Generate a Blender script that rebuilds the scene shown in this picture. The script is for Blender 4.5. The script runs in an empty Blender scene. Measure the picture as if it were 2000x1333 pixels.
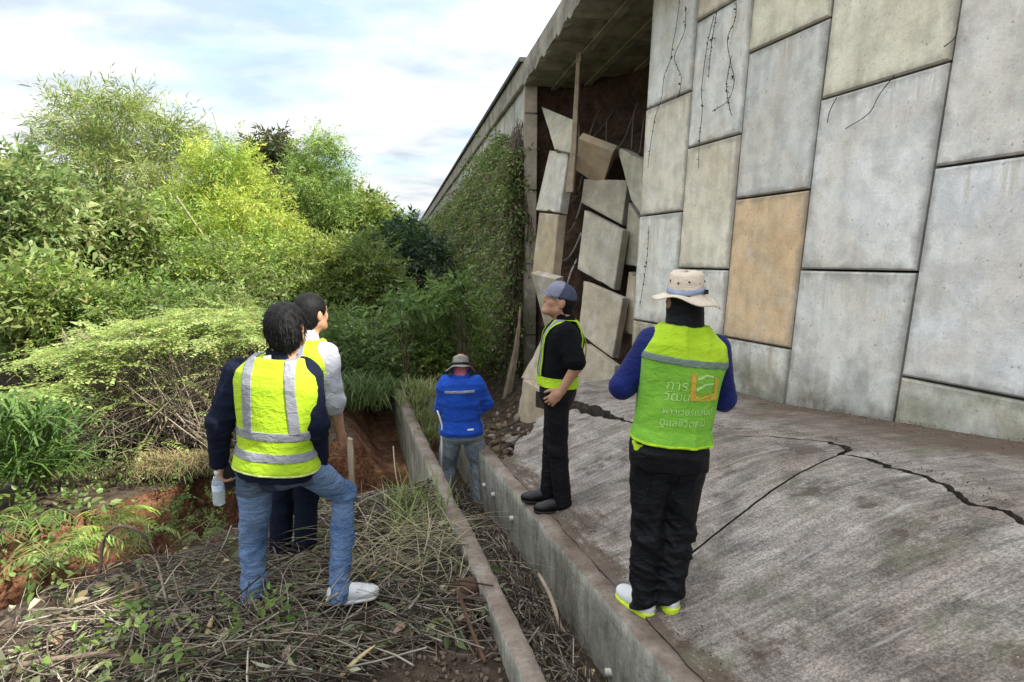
import bpy, bmesh, math, random
import numpy as np
from mathutils import Vector, Matrix
from mathutils.bvhtree import BVHTree

R = math.radians
rng = np.random.default_rng(7)
random.seed(7)
scene = bpy.context.scene
COL = scene.collection

# ------------------------------------------------------------------ camera
cam_d = bpy.data.cameras.new('camera')
cam = bpy.data.objects.new('camera', cam_d)
COL.objects.link(cam)
cam.location = (0, 0, 1.93)
cam.rotation_euler = (R(90 - 9.966), 0, 0)
cam_d.sensor_width = 36.0
cam_d.lens = 36.0 * 1215.0 / 2000.0
cam_d.clip_start = 0.05
cam_d.clip_end = 3000
scene.camera = cam

# ------------------------------------------------------------------ sky and sun
SUN_ELEV, SUN_AZ = 41.0, 108.0          # azimuth clockwise from +Y (the view direction)
world = bpy.data.worlds.new('World')
scene.world = world
world.use_nodes = True
wn_ = world.node_tree.nodes
wl = world.node_tree.links
for n in list(wn_):
    wn_.remove(n)
w_out = wn_.new('ShaderNodeOutputWorld')
w_sky = wn_.new('ShaderNodeTexSky')
w_sky.sky_type = 'NISHITA'
w_sky.sun_disc = False
w_sky.sun_elevation = R(SUN_ELEV)
w_sky.sun_rotation = R(SUN_AZ)
w_sky.air_density = 1.0
w_sky.dust_density = 1.6
w_bg = wn_.new('ShaderNodeBackground')
w_bg.inputs['Strength'].default_value = 0.12
wl.new(w_sky.outputs[0], w_bg.inputs[0])
# broken cloud deck, projected on a flat layer above the place
w_tc = wn_.new('ShaderNodeTexCoord')
w_sep = wn_.new('ShaderNodeSeparateXYZ')
wl.new(w_tc.outputs['Generated'], w_sep.inputs[0])
w_max = wn_.new('ShaderNodeMath'); w_max.operation = 'MAXIMUM'; w_max.inputs[1].default_value = 0.0
wl.new(w_sep.outputs[2], w_max.inputs[0])
w_add = wn_.new('ShaderNodeMath'); w_add.operation = 'ADD'; w_add.inputs[1].default_value = 0.16
wl.new(w_max.outputs[0], w_add.inputs[0])
w_div = wn_.new('ShaderNodeVectorMath'); w_div.operation = 'DIVIDE'
w_cmb = wn_.new('ShaderNodeCombineXYZ')
for i in range(3):
    wl.new(w_add.outputs[0], w_cmb.inputs[i])
wl.new(w_tc.outputs['Generated'], w_div.inputs[0])
wl.new(w_cmb.outputs[0], w_div.inputs[1])
w_map = wn_.new('ShaderNodeMapping')
w_map.inputs['Scale'].default_value = (0.75, 0.95, 0.35)
w_map.inputs['Location'].default_value = (3.1, 0.55, 0.0)
w_map.inputs['Rotation'].default_value = (0, 0, R(-28))
wl.new(w_div.outputs[0], w_map.inputs[0])
w_no = wn_.new('ShaderNodeTexNoise')
w_no.inputs['Scale'].default_value = 1.15
w_no.inputs['Detail'].default_value = 9
w_no.inputs['Roughness'].default_value = 0.55
w_no.inputs['Distortion'].default_value = 0.35
wl.new(w_map.outputs[0], w_no.inputs['Vector'])
w_cr = wn_.new('ShaderNodeValToRGB')
w_cr.color_ramp.elements[0].position = 0.30
w_cr.color_ramp.elements[0].color = (0.2, 0.2, 0.2, 1)
w_cr.color_ramp.elements[1].position = 0.50
w_cr.color_ramp.elements[1].color = (1, 1, 1, 1)
wl.new(w_no.outputs[0], w_cr.inputs[0])
w_no2 = wn_.new('ShaderNodeTexNoise')
w_no2.inputs['Scale'].default_value = 2.3
w_no2.inputs['Detail'].default_value = 7
wl.new(w_map.outputs[0], w_no2.inputs['Vector'])
w_cr2 = wn_.new('ShaderNodeValToRGB')
w_cr2.color_ramp.elements[0].position = 0.33
w_cr2.color_ramp.elements[0].color = (0.45, 0.51, 0.58, 1)
w_cr2.color_ramp.elements[1].position = 0.62
w_cr2.color_ramp.elements[1].color = (0.90, 0.915, 0.92, 1)
wl.new(w_no2.outputs[0], w_cr2.inputs[0])
w_cl = wn_.new('ShaderNodeBackground')
w_cl.inputs['Strength'].default_value = 1.22
# an overcast sky is about three times brighter overhead than at the horizon
w_grad = wn_.new('ShaderNodeMath'); w_grad.operation = 'MULTIPLY_ADD'
w_grad.inputs[1].default_value = 0.64; w_grad.inputs[2].default_value = 0.36
wl.new(w_max.outputs[0], w_grad.inputs[0])
w_mul = wn_.new('ShaderNodeVectorMath'); w_mul.operation = 'SCALE'
wl.new(w_cr2.outputs[0], w_mul.inputs[0]); wl.new(w_grad.outputs[0], w_mul.inputs['Scale'])
wl.new(w_mul.outputs[0], w_cl.inputs[0])
w_mix = wn_.new('ShaderNodeMixShader')
wl.new(w_cr.outputs[0], w_mix.inputs[0])
wl.new(w_bg.outputs[0], w_mix.inputs[1])
wl.new(w_cl.outputs[0], w_mix.inputs[2])
wl.new(w_mix.outputs[0], w_out.inputs[0])

sun_d = bpy.data.lights.new('sun', 'SUN')
sun_d.energy = 3.9
sun_d.angle = R(1.5)
sun_d.color = (1.0, 0.94, 0.83)
sun = bpy.data.objects.new('sun', sun_d)
COL.objects.link(sun)
_a, _e = R(SUN_AZ), R(SUN_ELEV)
_sd = Vector((math.sin(_a) * math.cos(_e), math.cos(_a) * math.cos(_e), math.sin(_e)))
sun.rotation_euler = (-_sd).to_track_quat('-Z', 'Y').to_euler()

scene.view_settings.view_transform = 'Standard'
scene.view_settings.look = 'None'
scene.view_settings.gamma = 1.0
scene.view_settings.exposure = 1.36

# ------------------------------------------------------------------ helpers
def new_obj(name, me, parent=None, m=None):
    o = bpy.data.objects.new(name, me)
    COL.objects.link(o)
    if m is not None and me is not None:
        me.materials.clear()
        me.materials.append(m)
    if parent is not None:
        o.parent = parent
    return o

def tag(o, label=None, cat=None, group=None, kind=None):
    if label: o['label'] = label
    if cat: o['category'] = cat
    if group: o['group'] = group
    if kind: o['kind'] = kind
    return o

def empty(name, loc=(0, 0, 0), rz=0.0):
    o = bpy.data.objects.new(name, None)
    COL.objects.link(o)
    o.location = loc
    o.rotation_euler = (0, 0, rz)
    o.empty_display_size = 0.1
    return o

def npmesh(name, V, F, smooth=False, cols=None, uvs=None):
    """mesh from an (n,3) array and an (m,k) array of equal-sized faces"""
    V = np.ascontiguousarray(V, np.float32); F = np.ascontiguousarray(F, np.int32)
    me = bpy.data.meshes.new(name)
    n, k = F.shape
    me.vertices.add(len(V)); me.vertices.foreach_set('co', V.ravel())
    me.loops.add(n * k); me.loops.foreach_set('vertex_index', F.ravel())
    me.polygons.add(n)
    me.polygons.foreach_set('loop_start', np.arange(0, n * k, k, dtype=np.int32))
    me.polygons.foreach_set('loop_total', np.full(n, k, np.int32))
    if smooth:
        me.polygons.foreach_set('use_smooth', np.ones(n, bool))
    me.update(calc_edges=True)
    if cols is not None:
        a = me.color_attributes.new('tint', 'FLOAT_COLOR', 'POINT')
        c = np.ones((len(V), 4), np.float32); c[:, :3] = cols
        a.data.foreach_set('color', c.ravel())
    if uvs is not None:
        u = me.uv_layers.new(name='st')
        u.data.foreach_set('uv', np.ascontiguousarray(uvs[F.ravel()], np.float32).ravel())
    return me

def polymesh(name, V, F, smooth=False):
    me = bpy.data.meshes.new(name)
    me.from_pydata([tuple(map(float, v)) for v in V], [], [tuple(map(int, f)) for f in F])
    if smooth:
        for p in me.polygons: p.use_smooth = True
    me.update()
    return me

def bevel_mesh(me, w, seg=1, ang=30):
    bm = bmesh.new(); bm.from_mesh(me)
    es = [e for e in bm.edges if len(e.link_faces) == 2 and e.calc_face_angle(0) > R(ang)]
    bmesh.ops.bevel(bm, geom=es, offset=w, segments=seg, affect='EDGES', profile=0.5)
    bm.to_mesh(me); bm.free()
    return me

def prism(quad, nrm, t):
    """solid from a planar outline (list of 3-vectors) extruded along -nrm*t"""
    q = [np.array(p, float) for p in quad]; n = np.array(nrm, float)
    k = len(q)
    V = q + [p - n * t for p in q]
    F = [tuple(range(k)), tuple(range(2 * k - 1, k - 1, -1))]
    for i in range(k):
        j = (i + 1) % k
        F.append((i, k + i, k + j, j))
    return V, F

def fix_normals(me):
    bm = bmesh.new(); bm.from_mesh(me)
    bmesh.ops.recalc_face_normals(bm, faces=bm.faces)
    bm.to_mesh(me); bm.free()
    return me

def tube_arrays(paths, radii, sides=4):
    """many tubes at once: paths (n,k,3), radii (n,k) -> V, F"""
    paths = np.asarray(paths, float); radii = np.asarray(radii, float)
    n, k, _ = paths.shape
    t = np.gradient(paths, axis=1)
    t /= np.linalg.norm(t, axis=2, keepdims=True) + 1e-9
    ref = np.zeros_like(t); ref[..., 2] = 1
    par = np.abs(t[..., 2]) > 0.9
    ref[par] = (1, 0, 0)
    a = np.cross(t, ref); a /= np.linalg.norm(a, axis=2, keepdims=True) + 1e-9
    b = np.cross(t, a)
    ang = np.arange(sides) * 2 * np.pi / sides
    V = (paths[:, :, None, :] + radii[:, :, None, None] * (a[:, :, None, :] * np.cos(ang)[None, None, :, None] + b[:, :, None, :] * np.sin(ang)[None, None, :, None]))
    V = V.reshape(-1, 3)
    base = (np.arange(n) * k * sides)[:, None, None] + (np.arange(k - 1) * sides)[None, :, None]
    s = np.arange(sides); s2 = (s + 1) % sides
    F = np.stack([base + s, base + s2, base + sides + s2, base + sides + s], axis=-1).reshape(-1, 4)
    return V, F

def tube(pts, r, sides=8):
    pts = np.array(pts, float)
    r = np.full(len(pts), r) if np.isscalar(r) else np.array(r, float)
    V, F = tube_arrays(pts[None], r[None], sides)
    k = len(pts)
    F = [tuple(f) for f in F] + [tuple(range(sides))[::-1], tuple(range((k - 1) * sides, k * sides))]
    return V, F

def fbm(x, y, seed=0, octs=4, f0=1.0, gain=0.5):
    """cheap smooth 2-d noise in about -1..1 from rotated sines"""
    r_ = np.random.default_rng(seed)
    out = np.zeros_like(np.asarray(x, float) + np.asarray(y, float)); amp = 1.0; tot = 0; f = f0
    for o in range(octs):
        for k in range(3):
            th = r_.uniform(0, 2 * np.pi); ph = r_.uniform(0, 6.28, 2); ff = f * r_.uniform(0.75, 1.3)
            u = np.cos(th) * x + np.sin(th) * y; v = -np.sin(th) * x + np.cos(th) * y
            out = out + amp / 3 * np.sin(ff * u + ph[0] + 0.9 * np.sin(0.7 * ff * v + ph[1]))
        tot += amp * 0.7; amp *= gain; f *= 2.03
    return out / tot

def sstep(a, b, x):
    t = np.clip((x - a) / (b - a), 0, 1)
    return t * t * (3 - 2 * t)

# ------------------------------------------------------------------ materials
class NT:
    def __init__(s, name):
        s.m = bpy.data.materials.new(name); s.m.use_nodes = True
        s.t = s.m.node_tree; s.n = s.t.nodes; s.l = s.t.links
        s.b = s.n['Principled BSDF']; s.out = s.n['Material Output']
    def node(s, typ, **kw):
        n = s.n.new(typ)
        for k, v in kw.items(): setattr(n, k, v)
        return n
    def link(s, a, b): s.l.new(a, b)
    def val(s, sock, v):
        if hasattr(v, 'links') or isinstance(v, bpy.types.NodeSocket): s.l.new(v, sock)
        else: sock.default_value = v
    def coord(s, kind='Object', scale=(1, 1, 1), rot=(0, 0, 0), loc=(0, 0, 0)):
        if kind == 'uv':
            c = s.node('ShaderNodeUVMap'); c.uv_map = 'st'; o = c.outputs[0]
        elif kind == 'World':
            c = s.node('ShaderNodeNewGeometry'); o = c.outputs['Position']
        else:
            c = s.node('ShaderNodeTexCoord'); o = c.outputs[kind]
        mp = s.node('ShaderNodeMapping')
        mp.inputs['Scale'].default_value = scale; mp.inputs['Rotation'].default_value = rot; mp.inputs['Location'].default_value = loc
        s.link(o, mp.inputs[0])
        return mp.outputs[0]
    def coord_x(s):
        g = s.node('ShaderNodeNewGeometry'); q = s.node('ShaderNodeSeparateXYZ'); s.link(g.outputs['Position'], q.inputs[0]); return q.outputs[0]
    def noise(s, vec, scale=5, detail=5, rough=0.55, dist=0.0):
        n = s.node('ShaderNodeTexNoise')
        s.link(vec, n.inputs['Vector'])
        n.inputs['Scale'].default_value = scale; n.inputs['Detail'].default_value = detail
        n.inputs['Roughness'].default_value = rough; n.inputs['Distortion'].default_value = dist
        return n.outputs[0]
    def ramp(s, fac, stops):
        n = s.node('ShaderNodeValToRGB')
        e = n.color_ramp.elements
        while len(e) < len(stops): e.new(0.5)
        for el, (p, c) in zip(e, stops):
            el.position = p
            el.color = (c, c, c, 1) if np.isscalar(c) else (*c, 1)
        s.link(fac, n.inputs[0])
        return n.outputs[0]
    def mix(s, fac, a, b, mode='MIX'):
        n = s.node('ShaderNodeMix'); n.data_type = 'RGBA'; n.blend_type = mode
        s.val(n.inputs[0], fac)
        for sock, v in ((n.inputs[6], a), (n.inputs[7], b)):
            if isinstance(v, bpy.types.NodeSocket): s.l.new(v, sock)
            else: sock.default_value = (*v, 1) if len(v) == 3 else v
        return n.outputs[2]
    def math(s, op, a, b=0.0, c=None):
        n = s.node('ShaderNodeMath'); n.operation = op
        s.val(n.inputs[0], a); s.val(n.inputs[1], b)
        if c is not None: s.val(n.inputs[2], c)
        return n.outputs[0]
    def bump(s, h, strength=0.4, dist=0.02, prev=None):
        n = s.node('ShaderNodeBump')
        n.inputs['Strength'].default_value = strength; n.inputs['Distance'].default_value = dist
        s.link(h, n.inputs['Height'])
        if prev is not None: s.link(prev, n.inputs['Normal'])
        return n.outputs[0]
    def done(s, col=None, rough=0.8, normal=None, spec=0.3):
        if col is not None: s.val(s.b.inputs['Base Color'], col if isinstance(col, bpy.types.NodeSocket) else (*col, 1))
        s.val(s.b.inputs['Roughness'], rough)
        s.b.inputs['Specular IOR Level'].default_value = spec
        if normal is not None: s.link(normal, s.b.inputs['Normal'])
        return s.m

MATS = {}
def mat(name, c1, c2=None, scale=6.0, rough=0.85, bump=0.3, bscale=None, bdist=0.01, spec=0.25, det=6, lo=0.35, hi=0.65, cscale=(1, 1, 1)):
    if name in MATS: return MATS[name]
    t = NT(name)
    c2 = c2 or tuple(x * 0.7 for x in c1)
    v = t.coord('Object', cscale)
    n1 = t.noise(v, scale, det)
    col = t.ramp(n1, [(lo, c2), (hi, c1)])
    n2 = t.noise(v, bscale or scale * 6, 4)
    MATS[name] = t.done(col, rough, t.bump(n2, bump, bdist), spec)
    return MATS[name]

def concrete_panel_mat(name, moss=1.0):
    """precast panel: object colour x blotches, rain streaks, pits, grime along the edges; st = 0..1 over the face"""
    t = NT(name)
    oi = t.node('ShaderNodeObjectInfo')
    w = t.coord('World')
    sep = t.node('ShaderNodeSeparateXYZ')
    uvn = t.node('ShaderNodeUVMap'); uvn.uv_map = 'st'
    t.link(uvn.outputs[0], sep.inputs[0])
    blot = t.noise(w, 1.7, 6, 0.6, 0.4)
    blot2 = t.noise(w, 5.5, 5, 0.6, 0.2)
    streak = t.noise(t.coord('World', (6, 6, 0.8)), 1.2, 6, 0.6)
    fine = t.noise(w, 70, 4, 0.7)
    pits = t.noise(w, 38, 2, 0.5)
    col = t.mix(t.ramp(blot, [(0.40, 0.0), (0.70, 0.75)]), oi.outputs['Color'], (0.64, 0.545, 0.41), 'MIX')
    col = t.mix(0.25, col, oi.outputs['Color'])
    col = t.mix(0.55, col, t.ramp(blot2, [(0.38, 0.66), (0.60, 1.08)]), 'MULTIPLY')
    col = t.mix(0.18, col, t.ramp(streak, [(0.38, 0.50), (0.55, 1.08)]), 'MULTIPLY')
    col = t.mix(0.35, col, t.ramp(fine, [(0.3, 0.62), (0.6, 1.12)]), 'MULTIPLY')
    col = t.mix(0.7, col, t.ramp(pits, [(0.27, 0.35), (0.31, 1.0)]), 'MULTIPLY')
    # rust and dirt runs below the joints
    run = t.noise(t.coord('World', (9, 9, .6)), 1.3, 6, .7)
    top_ = t.math('MULTIPLY', t.ramp(run, [(.50, 0.0), (.62, 1.0)]), t.ramp(t.math('ADD', sep.outputs[1], t.math('MULTIPLY', t.math('SUBTRACT', blot2, .5), 1.2)), [(.72, 0.0), (1.05, .5)]))
    col = t.mix(top_, col, (0.36, 0.30, 0.22))
    # grime band along the panel edges
    ex = t.math('MINIMUM', sep.outputs[0], t.math('SUBTRACT', 1.0, sep.outputs[0]))
    ey = t.math('MINIMUM', sep.outputs[1], t.math('SUBTRACT', 1.0, sep.outputs[1]))
    ed = t.math('MINIMUM', t.math('MULTIPLY', ex, 0.93), t.math('MULTIPLY', ey, 1.28))
    ed = t.math('ADD', ed, t.math('MULTIPLY', t.math('SUBTRACT', t.noise(w, 5, 6, .65), 0.5), 0.22))
    col = t.mix(t.ramp(ed, [(0.0, 0.60), (0.06, 0.0)]), col, (0.22, 0.21, 0.185))
    # moss and soil splash low on the wall
    sw = t.node('ShaderNodeSeparateXYZ'); t.link(w, sw.inputs[0])
    low = t.math('ADD', sw.outputs[2], t.math('MULTIPLY', t.noise(w, 3.2, 6, 0.65), -1.0))
    col = t.mix(t.ramp(low, [(0.02, 0.85 * moss), (0.48, 0.0)]), col, (0.125, 0.12, 0.08))
    wash = t.noise(w, 2.6, 7, .7, .3)
    col = t.mix(t.ramp(wash, [(.54, 0.0), (.68, .45)]), col, (.70, .70, .67))
    bm_ = t.bump(t.noise(w, 24, 6, 0.65), 0.28, 0.012)
    bm_ = t.bump(pits, 0.25, 0.006, bm_)
    return t.done(col, t.ramp(blot2, [(0.3, 0.78), (0.7, 0.95)]), bm_, 0.25)

def foliage_mat(name, trans=0.45, rough=0.5):
    """leaf: colour from the per-leaf tint, some light passes through"""
    if name in MATS: return MATS[name]
    t = NT(name)
    a = t.node('ShaderNodeVertexColor'); a.layer_name = 'tint'
    t.b.inputs['Roughness'].default_value = rough
    t.b.inputs['Specular IOR Level'].default_value = 0.35
    t.link(a.outputs[0], t.b.inputs['Base Color'])
    tr = t.node('ShaderNodeBsdfTranslucent')
    hs = t.node('ShaderNodeHueSaturation')
    hs.inputs['Saturation'].default_value = 1.1; hs.inputs['Value'].default_value = 1.25
    t.link(a.outputs[0], hs.inputs['Color']); t.link(hs.outputs[0], tr.inputs[0])
    mx = t.node('ShaderNodeMixShader'); mx.inputs[0].default_value = trans
    t.link(t.b.outputs[0], mx.inputs[1]); t.link(tr.outputs[0], mx.inputs[2])
    t.link(mx.outputs[0], t.out.inputs[0])
    MATS[name] = t.m
    return t.m

def tint_mat(name, rough=0.9, bump=0.2, bscale=60):
    if name in MATS: return MATS[name]
    t = NT(name)
    a = t.node('ShaderNodeVertexColor'); a.layer_name = 'tint'
    n = t.noise(t.coord('Object'), bscale, 4)
    col = t.mix(0.5, a.outputs[0], t.ramp(n, [(0.3, 0.55), (0.65, 1.1)]), 'MULTIPLY')
    MATS[name] = t.done(col, rough, t.bump(n, bump, 0.01), 0.2)
    return MATS[name]
# ================================================================== lay of the land
GR = .08                                   # the whole place falls away from the camera at this grade
def ztop(Y): return GR * (3.1 - Y)         # top of the drain channel walls
def x_lo(Y): return -.031 - .266 * (Y - 2.639)      # channel: left wall outer / inner, right wall inner / outer
def x_li(Y): return .021 - .262 * (Y - 2.845) + .0
def x_ri(Y): return .509 - .281 * (Y - 2.965)
def x_ro(Y): return 1.485 - .281 * Y
def x_wall(Y): return 4.2 - .347 * Y
WL = math.hypot(.347, 1.0)
WDIR = np.array([-.347, 1, 0]) / WL
WN = np.array([-1, -.347, 0]) / WL          # outward, towards the channel
def W(u, z, o=0.0): return np.array([4.2 - .347 * u / WL, u / WL, z]) + WN * o
CH = math.cos(R(9.966)); SH = math.sin(R(9.966))
def at(x, y, Y):
    """point seen at photo pixel (x, y) at distance Y straight ahead of the viewpoint"""
    a = (x - 1000) / 1215; b = -(y - 666.5) / 1215
    d = np.array([a, CH + b * SH, -SH + b * CH]); d /= d[1]
    return np.array([0, 0, 1.93]) + d * Y

GUL = np.array([(-1.45, 6.25, 1.05), (-2.1, 5.6, .95), (-2.8, 4.85, .78), (-3.35, 4.1, .72), (-4.1, 3.2, .8), (-6, 2.0, 1.0)])
def gully_d(X, Y):
    d = np.full(np.shape(X), 9.0)
    for (x0, y0, w0), (x1, y1, w1) in zip(GUL[:-1], GUL[1:]):
        dx, dy = x1 - x0, y1 - y0
        t = np.clip(((X - x0) * dx + (Y - y0) * dy) / (dx * dx + dy * dy), 0, 1)
        d = np.minimum(d, np.hypot(X - x0 - t * dx, Y - y0 - t * dy) - (w0 + (w1 - w0) * t))
    return d

def ground_z(X, Y):
    X = np.asarray(X, float); Y = np.asarray(Y, float)
    Yc = np.clip(Y, 0, 14)
    zt = ztop(np.clip(Y, 0, 11))
    a = x_lo(Yc) - X
    n1 = fbm(X, Y, 3, 4, 1.6); n2 = fbm(X, Y, 5, 3, 7.0)
    left = zt - .10 - .035 * np.clip(a, 0, 4) + .05 * n1 + .022 * n2
    left = left - .05 + .06 * np.exp(-((X + 1.0) ** 2 + (Y - 2.6) ** 2) / .5)
    far = -.50 + .03 * np.clip(Y - 9, 0, 40) + .12 * n1 + .03 * n2 - .02 * np.clip(-X - 3, 0, 30) * 0
    k = sstep(5.6, 8.0, Y + .55 * (-X - 1.5) * (X < -1.5))
    left = left * (1 - k) + far * k
    left = left - .62 * sstep(5.4, 6.6, Y) * (1 - sstep(11.5, 13, Y)) * (1 - sstep(.25, .75, a + .12 * n1))
    n3 = fbm(X, Y, 8, 3, 19.0)
    gd = gully_d(X, Y) + .10 * n1 + .06 * n2 + .035 * n3
    dep = 1.15 + .1 * n1
    left = left - dep * (1 - sstep(-.34, .06, gd))
    # hollow and slumped soil right of the channel, below the breach
    under = zt - .30 + np.clip(X - x_ro(Yc), 0, 3) * .22
    hol = zt - .28 - .22 * sstep(5.6, 6.6, Y) + .55 * sstep(.5, 2.1, X - x_ro(Yc)) + .10 * n1 + .05 * n2
    kk = sstep(5.4, 6.4, Y)
    right = under * (1 - kk) + hol * kk
    floor = zt - .46 - .12 * sstep(4.6, 6.0, Y) + .03 * n1 + .03 * n2
    z = np.where(a > -.06, left, np.where(X < x_ri(Yc) + .05, floor, right))
    fark = sstep(11, 14, Y)
    z = z * (1 - fark) + far * fark
    # behind the wall line the ground is under the road fill
    return np.where(X > x_wall(Yc) + .3, -1.0, z)

def ground_mat():
    t = NT('soil')
    w = t.coord('World')
    g = t.node('ShaderNodeNewGeometry'); sp = t.node('ShaderNodeSeparateXYZ'); t.link(g.outputs['Normal'], sp.inputs[0])
    n1 = t.noise(w, 3.2, 7, .62); n2 = t.noise(w, 26, 6, .65); n3 = t.noise(w, 9, 6, .6)
    humus = t.ramp(n3, [(.32, (.040, .028, .020)), (.52, (.085, .062, .046)), (.68, (.15, .115, .085))])
    red = t.ramp(n1, [(.38, (.115, .054, .031)), (.52, (.225, .105, .057)), (.64, (.34, .175, .098))])
    red = t.mix(.85, red, t.ramp(n2, [(.38, .40), (.60, 1.2)]), 'MULTIPLY')
    red = t.mix(.6, red, t.ramp(t.noise(t.coord('World', (1, 1, 3)), 13, 6, .7), [(.40, .5), (.60, 1.15)]), 'MULTIPLY')
    steep = t.math('ADD', t.math('ADD', sp.outputs[2], t.math('MULTIPLY', t.math('GREATER_THAN', t.coord_x(), -.75), .5)), t.math('MULTIPLY', t.math('SUBTRACT', n3, .5), .35))
    col = t.mix(t.ramp(steep, [(.60, 1.0), (.86, 0.0)]), humus, red)
    spx = t.node('ShaderNodeSeparateXYZ'); t.link(w, spx.inputs[0])
    deep = t.math('ADD', spx.outputs[2], t.math('MULTIPLY', n1, -.3))
    deep = t.math('ADD', deep, t.math('MULTIPLY', t.math('GREATER_THAN', spx.outputs[0], -.75), 2.0))
    col = t.mix(t.ramp(t.math('MULTIPLY', deep, -1.0), [(.62, 0.0), (.95, .8)]), col, red)
    b = t.bump(n3, .8, .07); b = t.bump(n2, .9, .04, b)
    return t.done(col, .95, b, .15)

xs = np.concatenate([-np.geomspace(400, 7.2, 26), np.arange(-7, 4.6, .05), np.geomspace(4.8, 400, 22)])
ys = np.concatenate([-np.geomspace(60, .8, 10), np.arange(-.6, 9.2, .05), np.arange(9.3, 14, .2), np.geomspace(14.5, 900, 34)])
GX, GY = np.meshgrid(xs, ys, indexing='ij')
GZ = ground_z(GX, GY)
ni, nj = GX.shape
idx = np.arange(ni * nj).reshape(ni, nj)
gF = np.stack([idx[:-1, :-1], idx[1:, :-1], idx[1:, 1:], idx[:-1, 1:]], -1).reshape(-1, 4)
gr = new_obj('ground', npmesh('ground', np.stack([GX, GY, GZ], -1).reshape(-1, 3), gF, True), None, ground_mat())
tag(gr, kind='structure')

# ------------------------------------------------------------------ concrete apron between channel and wall
def apron_z(Y, v):
    return ztop(Y) + (.66 - .06 * (Y - 3.4)) * np.interp(v, [-.02, 0, .06, .12, .22, .38, .47, .53, .60, .75, 1], [.012, .016, .09, .20, .40, .71, .865, .925, .985, 1.05, 1.15])
def apron_mat():
    t = NT('weathered_concrete_slab')
    uv = t.coord('uv'); w = t.coord('World')
    big = t.noise(uv, 1.1, 6, .6, .3); mid = t.noise(uv, 5.0, 7, .65, .4); fine = t.noise(uv, 55, 5, .7)
    # broom marks and run-off streaks go down the slope, slanting with the pour
    st = t.noise(t.coord('uv', (7.5, .75, 1), (0, 0, R(-24))), 3.0, 7, .68, .25)
    st2 = t.noise(t.coord('uv', (16, 1.2, 1), (0, 0, R(-20))), 5.0, 6, .7, .2)
    sc = t.noise(t.coord('uv', (11, 1.0, 1), (0, 0, R(-34))), 1.7, 8, .75, .8)
    col = t.ramp(big, [(.36, (.222, .182, .156)), (.5, (.306, .264, .234)), (.64, (.385, .348, .316))])
    col = t.mix(.7, col, t.ramp(st, [(.36, .55), (.50, .98), (.62, 1.25)]), 'MULTIPLY')
    col = t.mix(.35, col, t.ramp(st2, [(.38, .55), (.60, 1.2)]), 'MULTIPLY')
    col = t.mix(.75, col, t.ramp(mid, [(.37, .48), (.58, 1.18)]), 'MULTIPLY')
    col = t.mix(.62, col, t.ramp(fine, [(.37, .48), (.60, 1.25)]), 'MULTIPLY')
    col = t.mix(.5, col, t.ramp(t.noise(uv, 110, 3, .7), [(.40, .5), (.60, 1.3)]), 'MULTIPLY')
    col = t.mix(t.ramp(sc, [(.57, 0.0), (.66, .6)]), col, (.48, .455, .43))                              # pale scrapes
    su = t.node('ShaderNodeSeparateXYZ'); t.link(uv, su.inputs[0])
    dirt = t.math('ADD', su.outputs[1], t.math('MULTIPLY', t.math('SUBTRACT', t.noise(t.coord('uv', (1.2, 3.5, 1)), 1.6, 7, .7), .5), 1.5))
    col = t.mix(t.ramp(t.math('MULTIPLY', dirt, .4), [(.66, 0.0), (.94, .85)]), col, (.115, .080, .060))   # earth washed from the wall foot
    col = t.mix(t.ramp(t.math('MULTIPLY', dirt, 1.0), [(.0, .85), (.16, 0.0)]), col, (.10, .070, .052))    # earth caught behind the channel wall
    col = t.mix(t.ramp(t.noise(uv, 2.2, 6, .7), [(.56, 0.0), (.64, .75)]), col, (.070, .048, .036))
    col = t.mix(t.ramp(t.noise(uv, 3.4, 6, .7, .5), [(.54, 0.0), (.66, .5)]), col, (.115, .12, .07))
    col = t.mix(t.ramp(t.noise(uv, 60, 3, .6), [(.67, 0.0), (.71, .8)]), col, (.50, .48, .45))            # bare aggregate specks
    b = t.bump(mid, .2, .02); b = t.bump(st2, .25, .010, b); b = t.bump(fine, .6, .007, b)
    return t.done(col, .9, b, .2)
APRON = apron_mat()
APSIDE = mat('broken_concrete', (.30, .275, .245), (.17, .15, .13), 9, .95, .7, 40, .02)
CRACKSHADE = mat('shade_darkened_break', (.075, .058, .046), (.035, .026, .02), 14, .97, .8, 50, .02)  # brown break faces, darkened to stand in for shade in the narrow gaps
_cr = np.array([(1.0, .50), (2.0, .52), (2.44, .529), (2.575, .554), (2.69, .548), (2.91, .590), (3.045, .603), (3.2, .609), (3.455, .634), (3.60, .615), (3.66, .645), (3.75, .68), (3.90, .688), (4.03, .648), (4.19, .612), (4.30, .56), (4.425, .527), (5.0, .46), (5.56, .437), (5.855, .423), (6.19, .408), (6.6, .39), (7.6, .37)])
def v_crack(Y):
    j = .009 * fbm(Y, 0 * Y, 11, 3, 22.0) + .005 * fbm(Y, 0 * Y, 12, 2, 60.0)
    return np.interp(Y, _cr[:, 0], _cr[:, 1]) + j
def gap(Y): return .0028 + .003 * (1 - sstep(3.6, 4.2, Y)) + .0050 * (.5 + .5 * fbm(Y, 0 * Y, 15, 2, 9.0)) + .016 * sstep(5.3, 6.0, Y) + .004 * np.exp(-((Y - 3.7) / .12) ** 2)
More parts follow.
